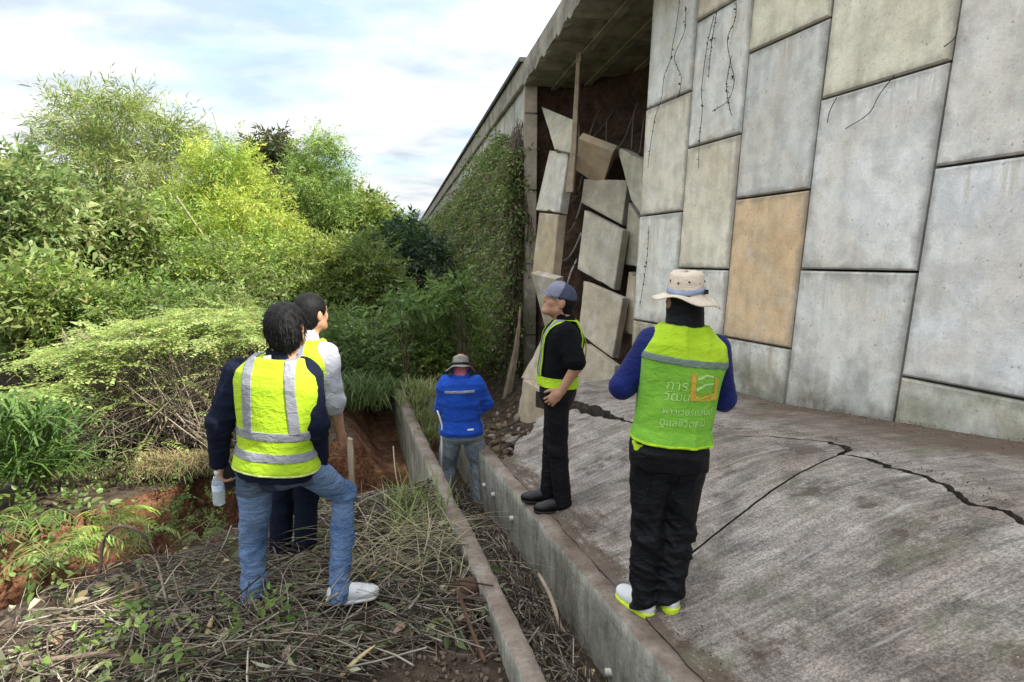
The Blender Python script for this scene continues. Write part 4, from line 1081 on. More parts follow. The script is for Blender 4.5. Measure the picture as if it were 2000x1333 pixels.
# dry root mat sagging from the wall foot beside the blue jacket
def root_mat():
    r_ = np.random.default_rng(90); n = 900; k = 12
    sx = r_.uniform(.0, 1.1, n); z1 = r_.uniform(-.4, 2.6, n); L_ = r_.uniform(.4, 1.6, n)
    t = np.linspace(0, 1, k)[None]
    o_ = .05 + .22 * r_.uniform(0, 1, n) ** 2
    s_ = sx[:, None] + .06 * np.sin(t * r_.uniform(3, 9, (n, 1)) + r_.uniform(0, 6, (n, 1))) + r_.normal(0, .10, (n, 1)) * t
    oo = o_[:, None] + .05 * np.sin(t * 6 + r_.uniform(0, 6, (n, 1))) + .25 * t * (r_.uniform(0, 1, (n, 1)) ** 3)
    z = z1[:, None] - L_[:, None] * t
    paths = FO + fw_dir * s_[..., None] + FWN * np.maximum(oo, .02)[..., None]; paths[..., 2] = np.maximum(z, ground_z(paths[..., 0], paths[..., 1]) + .01)
    V, F = tube_arrays(paths, np.tile((.002 + .006 * r_.uniform(0, 1, n) ** 3)[:, None], (1, k)), 3)
    cc = np.array([(.20, .145, .10), (.12, .085, .06), (.27, .21, .15), (.08, .06, .045)])[r_.integers(0, 4, n)]
    o = new_obj('hanging_roots', npmesh('hanging_roots', V, F, True, np.repeat(cc, 3 * k, 0)), None, tint_mat('twig_bark')); tag(o, 'tangle of dry brown roots and vines behind the blue jacket', 'roots', None, 'stuff')
root_mat()
# vine stems and withered tendrils on the near panels
VINE = mat('vine_stem', (.085, .07, .055), (.045, .04, .03), 20, .95, .3, 60, .005)
for i, (pts, lb) in enumerate((
    ([(1332, 0), (1326, 50), (1318, 90), (1312, 120), (1302, 150), (1296, 190), (1285, 230), (1275, 290), (1268, 330)], 'dark withered vine nearest the breach on the standing wall'),
    ([(1345, 10), (1340, 60), (1322, 110), (1336, 150), (1330, 190)], 'short withered vine crossing the first panel column'),
    ([(1400, 30), (1385, 80), (1380, 130), (1377, 180), (1380, 215), (1372, 270), (1368, 330)], 'long thin vine down the second panel column'),
    ([(1442, 5), (1440, 40), (1425, 80), (1430, 120), (1437, 160), (1425, 200), (1395, 220)], 'curling vine with dark leaves on the second panel column'),
    ([(1432, 110), (1424, 170), (1433, 225)], 'vine stub beside the curling one'),
    ([(1408, 20), (1396, 90), (1390, 150)], 'faint vine between the two long ones'),
    ([(1271, 440), (1268, 500), (1262, 560), (1255, 600)], 'thin vine on the lowest panels by the breach'),
    ([(1753, 150), (1725, 185), (1700, 220), (1660, 255)], 'slanting twig caught in the panel joint'),
    ([(1882, 55), (1865, 78), (1850, 95)], 'short twig poking from the uppermost right joint'),
    ([(1636, 195), (1625, 215), (1616, 242)], 'small drooping twig under the panel joint'))):
    r_ = np.random.default_rng(300 + i); P3 = []
    for x, y in pts:
        d = at(x, y, 1.0) - np.array([0, 0, 1.93]); Y = 4.2 / (d[0] + .347); P3.append(np.array([0, 0, 1.93]) + d * Y + WN * .03)
    P3 = [p + WDIR * r_.normal(0, .012) + np.array([0, 0, r_.normal(0, .01)]) for p in P3]
    o = strand(P3, .0032, 'vine_stem', lb, 'vine', VINE, 'withered vines on the standing wall', 40)
    if i < 7:
        n = 34; q = np.array(P3); k = r_.integers(0, len(q) - 1, n); f = r_.uniform(0, 1, (n, 1)); p = q[k] * (1 - f) + q[k + 1] * f
        D = r_.normal(0, 1, (n, 3)); D += WN * .4
        T = [leaf_oval(.05, .04, .4)[None]]
        V, F, C = stamp(T, p, D, r_.uniform(.15, .6, n), np.tile([(.055, .05, .035)], (n, 1)), r_)
        new_obj('withered_leaves', npmesh('withered_leaves', V, F, False, C), o, LEAF)['kind'] = 'stuff'

# ================================================================== brush pile, litter, small finds
def scatter_mound(n, r_, x0=-3.1, y0=1.6, y1=5.6):
    out = []
    while len(out) < n:
        Y = r_.uniform(y0, y1, n); X = x_lo(Y) - .02 - np.abs(r_.normal(0, 1.05, n))
        g = gully_d(X, Y); dn = fbm(X, Y, 77, 3, 2.4) - .9 * sstep(-.75, -.3, X) * (1 - sstep(2.7, 3.2, Y)); ok = (dn > r_.uniform(-.9, .35, n)) & (g > -.15) & (X > x0) & (((X + .88) / .30) ** 2 + ((Y - 3.12) / .26) ** 2 > r_.uniform(.5, 1.3, n))
        out += list(np.stack([X[ok], Y[ok]], -1))
    return np.array(out[:n])
def twigs(name, label, n, seed, ln, rad, cols, where, zoff=.02, tilt=.22, curve=.12):
    r_ = np.random.default_rng(seed); p = where(n, r_); th = r_.normal(R(170), .75, n); L_ = ln * r_.uniform(.3, 1.5, n)
    d = np.stack([np.cos(th), np.sin(th), 0 * th], -1)
    t = np.linspace(-.5, .5, 6)
    path = np.concatenate([p, np.zeros((n, 1))], 1)[:, None] + d[:, None] * (L_[:, None] * t[None])[..., None]
    bend = r_.normal(0, curve, (n, 1)) * L_[:, None] * (1 - 4 * t[None] ** 2)
    path = path + np.stack([-d[:, 1], d[:, 0], 0 * th], -1)[:, None] * bend[..., None]
    gz = ground_z(path[..., 0], path[..., 1]); gz = gz * .5 + gz.mean(1, keepdims=True) * .5
    path[..., 2] = gz + zoff * r_.uniform(.1, 4.0, (n, 1)) + (t[None] * L_[:, None] * r_.normal(0, tilt, (n, 1))) + np.abs(r_.normal(0, .05, (n, 1))) * L_[:, None] * (1 - 4 * t[None] ** 2)
    path[..., 2] = np.maximum(path[..., 2], gz + .004)
    V, F = tube_arrays(path, np.linspace(1, .5, 6)[None] * (rad * r_.uniform(.4, 1.6, n))[:, None], 3)
    c = np.array(cols)[r_.integers(0, len(cols), n)] * r_.uniform(.6, 1.25, (n, 1))
    o = new_obj(name, npmesh(name, V, F, True, np.repeat(c, 18, 0)), None, tint_mat('twig_bark')); tag(o, label, 'twigs', None, 'stuff')
BROWN = [(.20, .155, .12), (.12, .09, .07), (.29, .245, .195), (.07, .05, .04), (.40, .355, .295)]
STRAW = [(.45, .38, .26), (.36, .30, .19), (.52, .46, .34)]
twigs('cut_brush', 'tangled pile of cut twigs and brush around the two people in neon vests', 3300, 401, .55, .0045, BROWN, lambda n, r_: scatter_mound(n, r_), .022)
twigs('straw_litter', 'pale straw and dry stems strewn over the brush pile', 900, 402, .32, .0028, STRAW, lambda n, r_: scatter_mound(n, r_), .028)
twigs('fine_twigs', 'fine dark twigs packed between the larger ones', 6000, 403, .20, .0021, BROWN, lambda n, r_: scatter_mound(n, r_), .018)
def in_channel(n, r_):
    Y = r_.uniform(1.6, 6.4, n); f = r_.uniform(.05, .95, n); return np.stack([x_li(Y) + .03 + (x_ri(Y) - x_li(Y) - .06) * f, Y], -1)
def ch_twigs():
    r_ = np.random.default_rng(405); n = 1500; p = in_channel(n, r_); th = r_.normal(R(104), .5, n); L_ = .22 * r_.uniform(.3, 1.5, n)
    t = np.linspace(-.5, .5, 6); d = np.stack([np.cos(th), np.sin(th)], -1)
    path = np.zeros((n, 6, 3)); path[..., :2] = p[:, None] + d[:, None] * (L_[:, None] * t)[..., None]
    path[..., 0] = np.clip(path[..., 0], x_li(path[..., 1]) + .012, x_ri(path[..., 1]) - .012)
    path[..., 2] = ztop(path[..., 1]) - .46 - .12 * sstep(4.6, 6.0, path[..., 1]) + r_.uniform(.0, .10, (n, 1)) + t[None] * L_[:, None] * r_.normal(0, .3, (n, 1))
    V, F = tube_arrays(path, np.tile((.0028 * r_.uniform(.4, 1.7, n))[:, None], (1, 6)), 4)
    c = np.array(BROWN)[r_.integers(0, 5, n)] * r_.uniform(.6, 1.2, (n, 1))
    o = new_obj('channel_litter', npmesh('channel_litter', V, F, True, np.repeat(c, 24, 0)), None, tint_mat('twig_bark')); tag(o, 'twigs and plant litter lying in the drain channel', 'twigs', None, 'stuff')
ch_twigs()
def leaf_litter(name, label, n, seed, size, cols, where, zoff=.03):
    r_ = np.random.default_rng(seed); p = where(n, r_); z = ground_z(p[:, 0], p[:, 1]) + r_.uniform(.0, zoff * 3, n)
    P = np.concatenate([p, z[:, None]], 1); th = r_.uniform(0, 6.28, n); D = np.stack([np.cos(th), np.sin(th), r_.normal(0, .35, n)], -1)
    T = [leaf_oval(size, size * .42, .25, .3)[None], leaf_oval(size * 1.5, size * .25, .3, .3)[None], leaf_oval(size * .8, size * .5, -.2, .5)[None]]
    c = np.array(cols)[r_.integers(0, len(cols), n)]
    V, F, C = stamp(T, P, D, r_.uniform(.4, 1.3, n), c, r_, .5)
    o = new_obj(name, npmesh(name, V, F, False, C), None, foliage_mat('litter', .15, .7)); tag(o, label, 'leaves', None, 'stuff')
leaf_litter('leaf_litter', 'withered and green leaves scattered over the brush pile', 4600, 411, .085, [(.20, .155, .10), (.34, .28, .18), (.14, .17, .075), (.10, .13, .055), (.25, .27, .15), (.42, .38, .28)], lambda n, r_: scatter_mound(n, r_))
def cut_sprays():
    r_ = np.random.default_rng(421); n = 330; p = scatter_mound(n, r_); z = ground_z(p[:, 0], p[:, 1]) + r_.uniform(.01, .09, n); th = r_.uniform(0, 6.28, n)
    D = np.stack([np.cos(th), np.sin(th), r_.normal(.05, .2, n)], -1); cols = np.array([(.11, .155, .06), (.16, .20, .085), (.22, .24, .13), (.20, .18, .095)])
    V, F, C = stamp(SPR['broad'] + SPR['small'], np.concatenate([p, z[:, None]], 1), D, r_.uniform(.35, .8, n), cols[r_.integers(0, 4, n)], r_, .3)
    o = new_obj('cut_foliage', npmesh('cut_foliage', V, F, False, C), None, LEAF); tag(o, 'freshly cut leafy sprays lying in the brush pile', 'leaves', None, 'stuff')
cut_sprays()
leaf_litter('channel_leaves', 'small dead leaves in the drain channel', 700, 412, .05, [(.20, .15, .10), (.32, .27, .18), (.12, .09, .06)], in_channel, .02)
def grit():
    """loose crumbs of earth along the foot of the wall, in the crack and behind the channel wall"""
    r_ = np.random.default_rng(415); n = 5000
    Y = r_.uniform(1.8, 7, n); k = r_.uniform(0, 1, n); v = np.where(k < .45, np.abs(r_.normal(0, .035, n)) + .005, np.where(k < .8, 1 - np.abs(r_.normal(0, .05, n)), v_crack(Y) + .01 + np.abs(r_.normal(0, .03, n))))
    X = x_ro(Y) + (x_wall(Y) - x_ro(Y)) * v; z = apron_z(Y, v) + .012
    Y = np.where((k < .45) & (Y > 5.4), 5.4 * k / .45, Y); X = x_ro(Y) + (x_wall(Y) - x_ro(Y)) * v; z = apron_z(Y, v) + .016
    s_ = .0018 + .006 * r_.uniform(0, 1, n) ** 4
    o8 = np.array([(1, 0, 0), (0, 1, 0), (-1, 0, 0), (0, -1, 0), (0, 0, 1), (0, 0, -1)], float)
    V = np.stack([X, Y, z], -1)[:, None] + o8[None] * s_[:, None, None] * r_.uniform(.5, 1.2, (n, 6, 1))
    f = np.array([(0, 1, 4), (1, 2, 4), (2, 3, 4), (3, 0, 4), (1, 0, 5), (2, 1, 5), (3, 2, 5), (0, 3, 5)])
    F = (np.arange(n) * 6)[:, None, None] + f
    c = np.array([(.10, .07, .05), (.16, .12, .09), (.30, .27, .23)])[r_.integers(0, 3, n)]
    o = new_obj('loose_dirt', npmesh('loose_dirt', V.reshape(-1, 3), F.reshape(-1, 3), False, np.repeat(c, 6, 0)), None, tint_mat('twig_bark')); tag(o, 'crumbs of earth and grit on the concrete apron', 'dirt', None, 'stuff')
grit()
def clods(name, label, n, seed, where, smin, smax, cols):
    r_ = np.random.default_rng(seed); p = where(n, r_); z = ground_z(p[:, 0], p[:, 1]); s_ = smin + (smax - smin) * r_.uniform(0, 1, n) ** 3
    ico = bmesh.new(); bmesh.ops.create_icosphere(ico, subdivisions=1, radius=1); iv = np.array([v_.co[:] for v_ in ico.verts]); jf = np.array([[v_.index for v_ in f_.verts] for f_ in ico.faces]); ico.free()
    V = np.concatenate([p, (z + s_ * .35)[:, None]], 1)[:, None] + iv[None] * s_[:, None, None] * r_.uniform(.45, 1.25, (n, len(iv), 1)) * r_.uniform(.5, 1.3, (n, 1, 3))
    F = (np.arange(n) * len(iv))[:, None, None] + jf
    c = np.array(cols)[r_.integers(0, len(cols), n)] * r_.uniform(.7, 1.2, (n, 1))
    o = new_obj(name, npmesh(name, V.reshape(-1, 3), F.reshape(-1, 3), False, np.repeat(c, len(iv), 0)), None, tint_mat('clod_earth', .97, .9, 45)); tag(o, label, 'earth', None, 'stuff')
def breach_foot(n, r_):
    Y = r_.uniform(5.9, 9.6, n); return np.stack([x_ro(Y) + np.abs(r_.normal(0, .55, n)) + .03, Y], -1)
clods('soil_clods', 'lumps of fallen earth and broken concrete at the foot of the breach', 900, 431, breach_foot, .008, .075, [(.15, .10, .07), (.10, .068, .048), (.30, .27, .23), (.22, .16, .11)])
def gully_floor(n, r_):
    t = r_.uniform(0, len(GUL) - 2.2, n); i = t.astype(int); f = (t - i)[:, None]; q = GUL[i, :2] * (1 - f) + GUL[i + 1, :2] * f
    return q + r_.normal(0, .42, (n, 2))
clods('red_clods', 'lumps of red earth fallen into the gully', 700, 432, gully_floor, .012, .075, [(.20, .095, .055), (.13, .06, .036), (.27, .14, .08)])
clods('earth_crumbs', 'crumbs of dark earth among the cut brush by the drain wall', 1600, 433, lambda n, r_: np.stack([x_lo(r_.uniform(2.0, 3.2, n)) - np.abs(r_.normal(0, .35, n)) - .02, r_.uniform(1.9, 3.2, n)], -1), .003, .022, [(.13, .092, .068), (.085, .058, .044), (.19, .145, .11)])
WOOD = mat('weathered_wood', (.40, .33, .25), (.24, .185, .13), 7, .95, .5, 60, .01, cscale=(1, 1, .3))
WOODBARK = mat('branch_bark', (.24, .185, .14), (.12, .09, .068), 12, .95, .6, 60, .01)
def gpt(x, y, off=.02):
    """where the sight line through (x, y) meets the ground"""
    d = at(x, y, 1.0) - np.array([0, 0, 1.93]); Ys = np.linspace(1.2, 9, 1500); P = np.array([0, 0, 1.93]) + d * Ys[:, None]
    k = np.nonzero(P[:, 2] < ground_z(P[:, 0], P[:, 1]) + off)[0]
    return P[k[0]] if len(k) else P[-1]
strand([gpt(-40, 1312, .05), gpt(60, 1296, .06), gpt(140, 1283, .08), gpt(215, 1280, .09), gpt(270, 1305, .07), gpt(330, 1352, .04)], [.014] * 30, 'dead_branch', 'long arched bare branch across the lower corner of the brush', 'branch', WOODBARK, None, 30)
strand([gpt(195, 1120, .06), gpt(205, 1050, .28), gpt(240, 1028, .40), gpt(280, 1045, .33), gpt(300, 1080, .12)], [.010] * 24, 'dead_branch', 'hooped dead branch standing over the bright fern', 'branch', WOODBARK, None, 24)
strand([gpt(395, 1300, .03), gpt(330, 1190, .10), gpt(300, 1090, .14), gpt(255, 1090, .05)], [.007] * 24, 'dead_branch', 'thin forked branch in the middle of the brush', 'branch', WOODBARK, None, 24)
strand([gpt(893, 1150, .26), gpt(915, 1215, .13), gpt(948, 1295, .02)], .011, 'rusty_bar', 'rusty steel bar leaning at the chipped drain wall', 'bar', RUST)
pch = lambda x, Y, dz: np.array([x, Y, ztop(Y) - .46 + dz])
strand([at(1052, 1122, 3.75), at(1075, 1165, 3.55), at(1098, 1235, 3.35)], [.014] * 14, 'pale_stick', 'pale barkless stick lying in the drain channel', 'stick', WOOD)
a, b = at(684, 858, 5.6), at(690, 985, 5.55)
V, F = [], []
for k_ in range(7):
    t = k_ / 6; p = a * (1 - t) + b * t; w_ = .022 + .012 * t + .004 * math.sin(9 * t)
    V += [p + np.array(q) for q in ((-w_, -.02, .012 * (k_ == 0)), (w_, -.02, 0), (w_, .02, 0.0), (-w_, .02, .02 * (k_ == 0)))]
F = [(k_ * 4 + j, k_ * 4 + (j + 1) % 4, k_ * 4 + 4 + (j + 1) % 4, k_ * 4 + 4 + j) for k_ in range(6) for j in range(4)] + [(3, 2, 1, 0), (24, 25, 26, 27)]
tag(new_obj('split_post', bevel_mesh(fix_normals(polymesh('split_post', V, F)), .004), None, WOOD), 'split grey wooden post standing in the red gully', 'post')
strand([at(768, 872, 5.2), at(774, 932, 5.0), at(790, 985, 4.8)], .006, 'thin_stake', 'thin pale stake at the outer foot of the drain wall', 'stake', WOOD)
# short brown log on its side
c0 = gpt(905, 1165, .06); ax = nrm3((.92, .12, .18)); V, F = tube([c0 - ax * .075 + np.array([0, 0, .035]), c0 - ax * .06 + np.array([0, 0, .035]), c0 + np.array([0, 0, .04]), c0 + ax * .07 + np.array([0, 0, .045]), c0 + ax * .078 + np.array([0, 0, .045])], [.048, .056, .062, .058, .05], 16)
V = V + .004 * np.sin(V * 90)
tag(new_obj('log', polymesh('log', V, F, True), None, mat('rotten_wood', (.115, .062, .045), (.06, .035, .026), 16, .95, .8, 60, .015)), 'short dark brown log lying at the edge of the drain wall', 'log')
def splinter(px, label, L_=.22, seed=0):
    r_ = np.random.default_rng(seed); a = gpt(*px[0], .03); b = gpt(*px[1], .14); sd = nrm3(np.cross(b - a, (0, 0, 1))); V = []
    for k_ in range(6):
        t = k_ / 5; p = a * (1 - t) + b * t + np.array([0, 0, .015 * math.sin(3 * t)]); w = .020 * (1 - t) ** .6 + .003
        V += [p - sd * w, p + np.array([0, 0, -.010]), p + sd * w, p + np.array([0, 0, .006])]
    F = [(k_ * 4 + j, k_ * 4 + (j + 1) % 4, k_ * 4 + 4 + (j + 1) % 4, k_ * 4 + 4 + j) for k_ in range(5) for j in range(4)] + [(3, 2, 1, 0), (20, 21, 22, 23)]
    tag(new_obj('dry_sheath', fix_normals(polymesh('dry_sheath', V, F, True)), None, mat('straw_sheath', (.50, .40, .22), (.38, .29, .15), 14, .8, .4, 70, .006, cscale=(.3, 1, 1))), label, 'sheath', 'dry bamboo sheaths')
splinter(((662, 1325), (733, 1262)), 'long straw coloured bamboo sheath pointing at the white shoe', 0)
splinter(((628, 1190), (660, 1160)), 'pale dry sheath under the heel of the white shoe', 0)
splinter(((712, 1150), (735, 1118)), 'yellowish dry leaf sheath beyond the white shoe', 0)
splinter(((400, 1265), (415, 1205)), 'pale torn sheath in the middle of the brush', 0)
# crumpled grey plastic
r_ = np.random.default_rng(7); b = bmesh.new(); bmesh.ops.create_icosphere(b, subdivisions=3, radius=1)
for v_ in b.verts:
    d = v_.co.copy(); k_ = 1 + .35 * math.sin(d.x * 7 + 2 * d.y) * math.cos(d.y * 6) + .18 * math.sin(d.z * 17 + d.x * 11)
    v_.co = Vector((d.x * .10 * k_, d.y * .065 * k_, d.z * .028 * k_))
me = bpy.data.meshes.new('plastic_bag'); b.to_mesh(me); b.free()
o = new_obj('plastic_bag', me, None, mat('grey_plastic', (.30, .27, .26), (.20, .18, .17), 14, .5, .4, 60, .01, .4)); o.location = gpt(778, 1232, .02); o.rotation_euler = (0, .1, -.7)
tag(o, 'crumpled grey plastic sheet on the earth before the drain wall', 'plastic')
# ================================================================== people
class Vol:
    """signed-distance volume on a regular grid, turned into one continuous skin by surface nets"""
    def __init__(s, lo, hi, h):
        s.h = h; s.lo = np.array(lo, float)
        s.n = np.ceil((np.array(hi) - s.lo) / h).astype(int) + 1
        s.F = np.full(s.n, 0.5, np.float32)
    def sub(s, lo, hi):
        a = np.clip(np.floor((np.array(lo) - s.lo) / s.h).astype(int), 0, s.n - 1)
        b = np.clip(np.ceil((np.array(hi) - s.lo) / s.h).astype(int) + 1, 1, s.n)
        sl = tuple(slice(i, j) for i, j in zip(a, b))
        ax = [s.lo[i] + s.h * np.arange(a[i], b[i]) for i in range(3)]
        P = np.stack(np.meshgrid(*ax, indexing='ij'), -1).astype(np.float32)
        return sl, P
    def add(s, fn, lo, hi, k=0.02):
        m = 0.05 + k
        sl, P = s.sub(np.array(lo) - m, np.array(hi) + m)
        if P.size == 0: return
        d = fn(P).astype(np.float32); F = s.F[sl]
        h_ = np.clip(0.5 + 0.5 * (F - d) / k, 0, 1)
        s.F[sl] = F * (1 - h_) + d * h_ - k * h_ * (1 - h_)
    def cut(s, fn, lo, hi, k=0.01):
        sl, P = s.sub(np.array(lo) - 0.03, np.array(hi) + 0.03)
        if P.size == 0: return
        d = -fn(P).astype(np.float32); F = s.F[sl]
        h_ = np.clip(0.5 - 0.5 * (F - d) / k, 0, 1)
        s.F[sl] = F * (1 - h_) + d * h_ + k * h_ * (1 - h_)
    def disp(s, fn):
        near = np.abs(s.F) < 0.05
        idx = np.nonzero(near)
        P = s.lo + s.h * np.stack(idx, -1)
        s.F[idx] += fn(P).astype(np.float32)
    def cap(s, a, b, ra, rb, k=0.02):
        a = np.array(a, float); b = np.array(b, float); r = max(ra, rb)
        s.add(lambda P: sd_cap(P, a, b, ra, rb), np.minimum(a, b) - r, np.maximum(a, b) + r, k)
    def ell(s, c, rad, M=None, k=0.02):
        c = np.array(c, float); rad = np.array(rad, float); r = rad.max()
        s.add(lambda P: sd_ell(P, c, rad, M), c - r, c + r, k)
    def mesh(s):
        F = s.F; sg = F < 0
        n = np.array(F.shape)
        c = np.zeros(n - 1, np.uint8)
        for i in (0, 1):
            for j in (0, 1):
                for k in (0, 1):
                    c += sg[i:n[0] - 1 + i, j:n[1] - 1 + j, k:n[2] - 1 + k]
        act = np.nonzero((c > 0) & (c < 8))
        ids = np.full(n - 1, -1, np.int32); ids[act] = np.arange(len(act[0]))
        I = np.stack(act, -1)
        acc = np.zeros((len(I), 3)); cnt = np.zeros(len(I))
        for ax in range(3):
            o = [a for a in range(3) if a != ax]
            for p in (0, 1):
                for q in (0, 1):
                    d0 = np.zeros(3, int); d0[o[0]] = p; d0[o[1]] = q
                    d1 = d0.copy(); d1[ax] = 1
                    f0 = F[tuple((I + d0).T)]; f1 = F[tuple((I + d1).T)]
                    cr = (f0 < 0) != (f1 < 0)
                    t = np.where(cr, f0 / np.where(np.abs(f0 - f1) < 1e-9, 1e-9, f0 - f1), 0)
                    pt = np.tile(d0.astype(float), (len(I), 1)); pt[:, ax] = t
                    acc[cr] += pt[cr]; cnt[cr] += 1
        V = s.lo + s.h * (I + acc / np.maximum(cnt, 1)[:, None])
        Q = []
        for ax in range(3):
            o = [a for a in range(3) if a != ax]
            sl0 = [slice(1, n[a] - 1) for a in range(3)]; sl1 = list(sl0)
            sl0[ax] = slice(0, n[ax] - 1); sl1[ax] = slice(1, n[ax])
            a0 = sg[tuple(sl0)]; a1 = sg[tuple(sl1)]
            e = np.nonzero(a0 != a1)
            E_ = np.stack(e, -1); off = np.ones(3, int); off[ax] = 0; E_ = E_ + off
            flip = a0[e]
            def cid(dp, dq):
                d = np.zeros(3, int); d[o[0]] = -dp; d[o[1]] = -dq
                return ids[tuple((E_ + d).T)]
            q = np.stack([cid(1, 1), cid(0, 1), cid(0, 0), cid(1, 0)], -1)
            if ax == 1: flip = ~flip
            q[~flip] = q[~flip][:, ::-1]
            Q.append(q)
        Q = np.concatenate(Q)
        Q = Q[(Q >= 0).all(1)]
        return V, Q

def sd_cap(P, a, b, ra, rb):
    ab = b - a; t = np.clip(((P - a) @ ab) / max(ab @ ab, 1e-9), 0, 1)
    return np.linalg.norm(P - a - t[..., None] * ab, axis=-1) - (ra + (rb - ra) * t)

def sd_ell(P, c, rad, M=None):
    q = P - c
    if M is not None: q = q @ M          # columns of M = local axes
    k0 = np.linalg.norm(q / rad, axis=-1); k1 = np.linalg.norm(q / (rad * rad), axis=-1)
    return k0 * (k0 - 1) / np.maximum(k1, 1e-6)

def nrm(v):
    v = np.array(v, float); return v / np.linalg.norm(v)

class Torso:
    SEC = [(-.16, .075, .075, .0), (-.07, .160, .112, -.006), (.06, .172, .120, -.008), (.25, .150, .108, .0), (.45, .160, .114, .0), (.65, .176, .122, .0),
           (.80, .186, .118, -.004), (.89, .178, .100, -.008), (.96, .125, .080, -.010), (1.04, .072, .066, -.008), (1.1, .05, .05, 0)]
    def __init__(s, J, wide=1.0, deep=1.0, belly=0.0):
        s.o = np.array(J['pel'], float); nk = np.array(J['neck'], float)
        s.L = np.linalg.norm(nk - s.o); s.up = (nk - s.o) / s.L
        sh = nrm(np.array(J['shR'], float) - np.array(J['shL'], float)); hp = nrm(np.array(J['hipR'], float) - np.array(J['hipL'], float))
        s.rs, s.rh = sh, hp
        S = np.array(s.SEC); s.S = S; s.wide, s.deep, s.belly = wide, deep, belly
    def local(s, P):
        q = P - s.o; t = q @ s.up
        f = np.clip(t / s.L, 0, 1)[..., None]
        r = s.rh * (1 - f) + s.rs * f
        r = r - (r @ s.up)[..., None] * s.up; r /= np.linalg.norm(r, axis=-1, keepdims=True)
        fw = np.cross(np.broadcast_to(s.up, r.shape), r)
        return (q * r).sum(-1), (q * fw).sum(-1), t / s.L
    def sd(s, P, off=0.0, t0=-.16, t1=1.1, flare=0.0):
        x, y, t = s.local(P)
        tt = np.clip(t, s.S[0, 0], s.S[-1, 0])
        rx = np.interp(tt, s.S[:, 0], s.S[:, 1]) * s.wide + off; ry = np.interp(tt, s.S[:, 0], s.S[:, 2]) * s.deep + off
        if s.belly:
            ry = ry + s.belly * np.exp(-((tt - .3) / .2) ** 2) * (y > 0)
        if flare:
            fl = flare * np.clip((0.55 - tt) / 0.6, 0, 1.3); rx = rx + fl; ry = ry + fl
        yo = np.interp(tt, s.S[:, 0], s.S[:, 3])
        p = 2.35
        k = (np.abs(x / rx) ** p + np.abs((y - yo) / ry) ** p) ** (1 / p)
        d = (k - 1) * np.minimum(rx, ry)
        return np.maximum(d, np.maximum((t0 - t) * s.L, (t - t1) * s.L))

def folds(seed, amp, freq=26.0, axis=(0, 0, 1), aniso=0.45):
    """cloth creases: warped waves running mostly across `axis`"""
    r_ = np.random.default_rng(seed); ax = np.array(axis, float)
    ws = []
    for k in range(7):
        d = nrm(ax + r_.normal(0, aniso, 3)); ws.append((d * freq * r_.uniform(.55, 1.6), r_.uniform(0, 6.3), r_.normal(0, 1, 3) * freq * .35, r_.uniform(0, 6.3), r_.uniform(.6, 1.1)))
    def fn(P):
        out = 0
        for d, ph, w, ph2, a in ws:
            s_ = np.sin(P @ d + ph + 1.1 * np.sin(P @ w + ph2))
            m = np.clip(.25 + .95 * np.sin(P @ (w * .6) + ph * 2), 0, 1)
            out = out - a * m * (1 - np.abs(s_)) ** 1.6
        return amp * (out / 2.2 + .45)
    return fn

def vol_for(J, h, pad=0.16):
    A = np.array([v for k, v in J.items() if k not in ('face', 'headup', 'toeL', 'toeR', 'front')])
    return Vol(A.min(0) - pad - np.array([.05, .05, .05]), A.max(0) + pad + np.array([.05, .05, .08]), h)

def hand(v, w, d, palm, thumb, curl=0.5, size=1.0, spread=0.022):
    """palm plus five fingers; d = towards the finger tips, palm = the way the palm faces, thumb = side of the thumb"""
    w = np.array(w, float); d = nrm(d); palm = nrm(np.array(palm, float) - d * np.dot(palm, d)); th = nrm(np.cross(palm, d)); th = th if np.dot(th, thumb) > 0 else -th
    s_ = size
    M = np.stack([th, d, palm], -1)
    v.ell(w + d * .05 * s_, (.041 * s_, .055 * s_, .017 * s_), M, .012)
    v.cap(w - d * .02, w + d * .03 * s_, .026 * s_, .028 * s_, .015)
    ln = [.076, .086, .080, .062]
    for i in range(4):
        base = w + d * (.088 - .004 * abs(i - 1)) * s_ + th * (.031 - .021 * i) * s_
        dr = nrm(d + th * (1.5 - i) * spread * 4); p = base; a = 0.0
        for k, fr in enumerate((.45, .32, .25)):
            a += curl * (0.75, 1.0, 0.7)[k]
            q = p + (dr * math.cos(a) + palm * math.sin(a)) * ln[i] * fr * s_
            v.cap(p, q, (.0092 - .0008 * k) * s_, (.0085 - .0008 * k) * s_, .002); p = q
    p = w + d * .018 * s_ + th * .03 * s_
    for k, (fr, aa) in enumerate(((.036, .75), (.030, .4), (.024, .25))):
        q = p + nrm(d * math.cos(aa) + th * math.sin(aa) + palm * (.25 + .35 * curl)) * fr * s_
        v.cap(p, q, (.0135 - .002 * k) * s_, (.0115 - .002 * k) * s_, .008); p = q

def head_frame(J):
    f = nrm(J['face']); u = np.array(J.get('headup', (0, 0, 1)), float); u = nrm(u - f * (u @ f)); r = np.cross(f, u)
    return np.array(J['head'], float), r, f, u

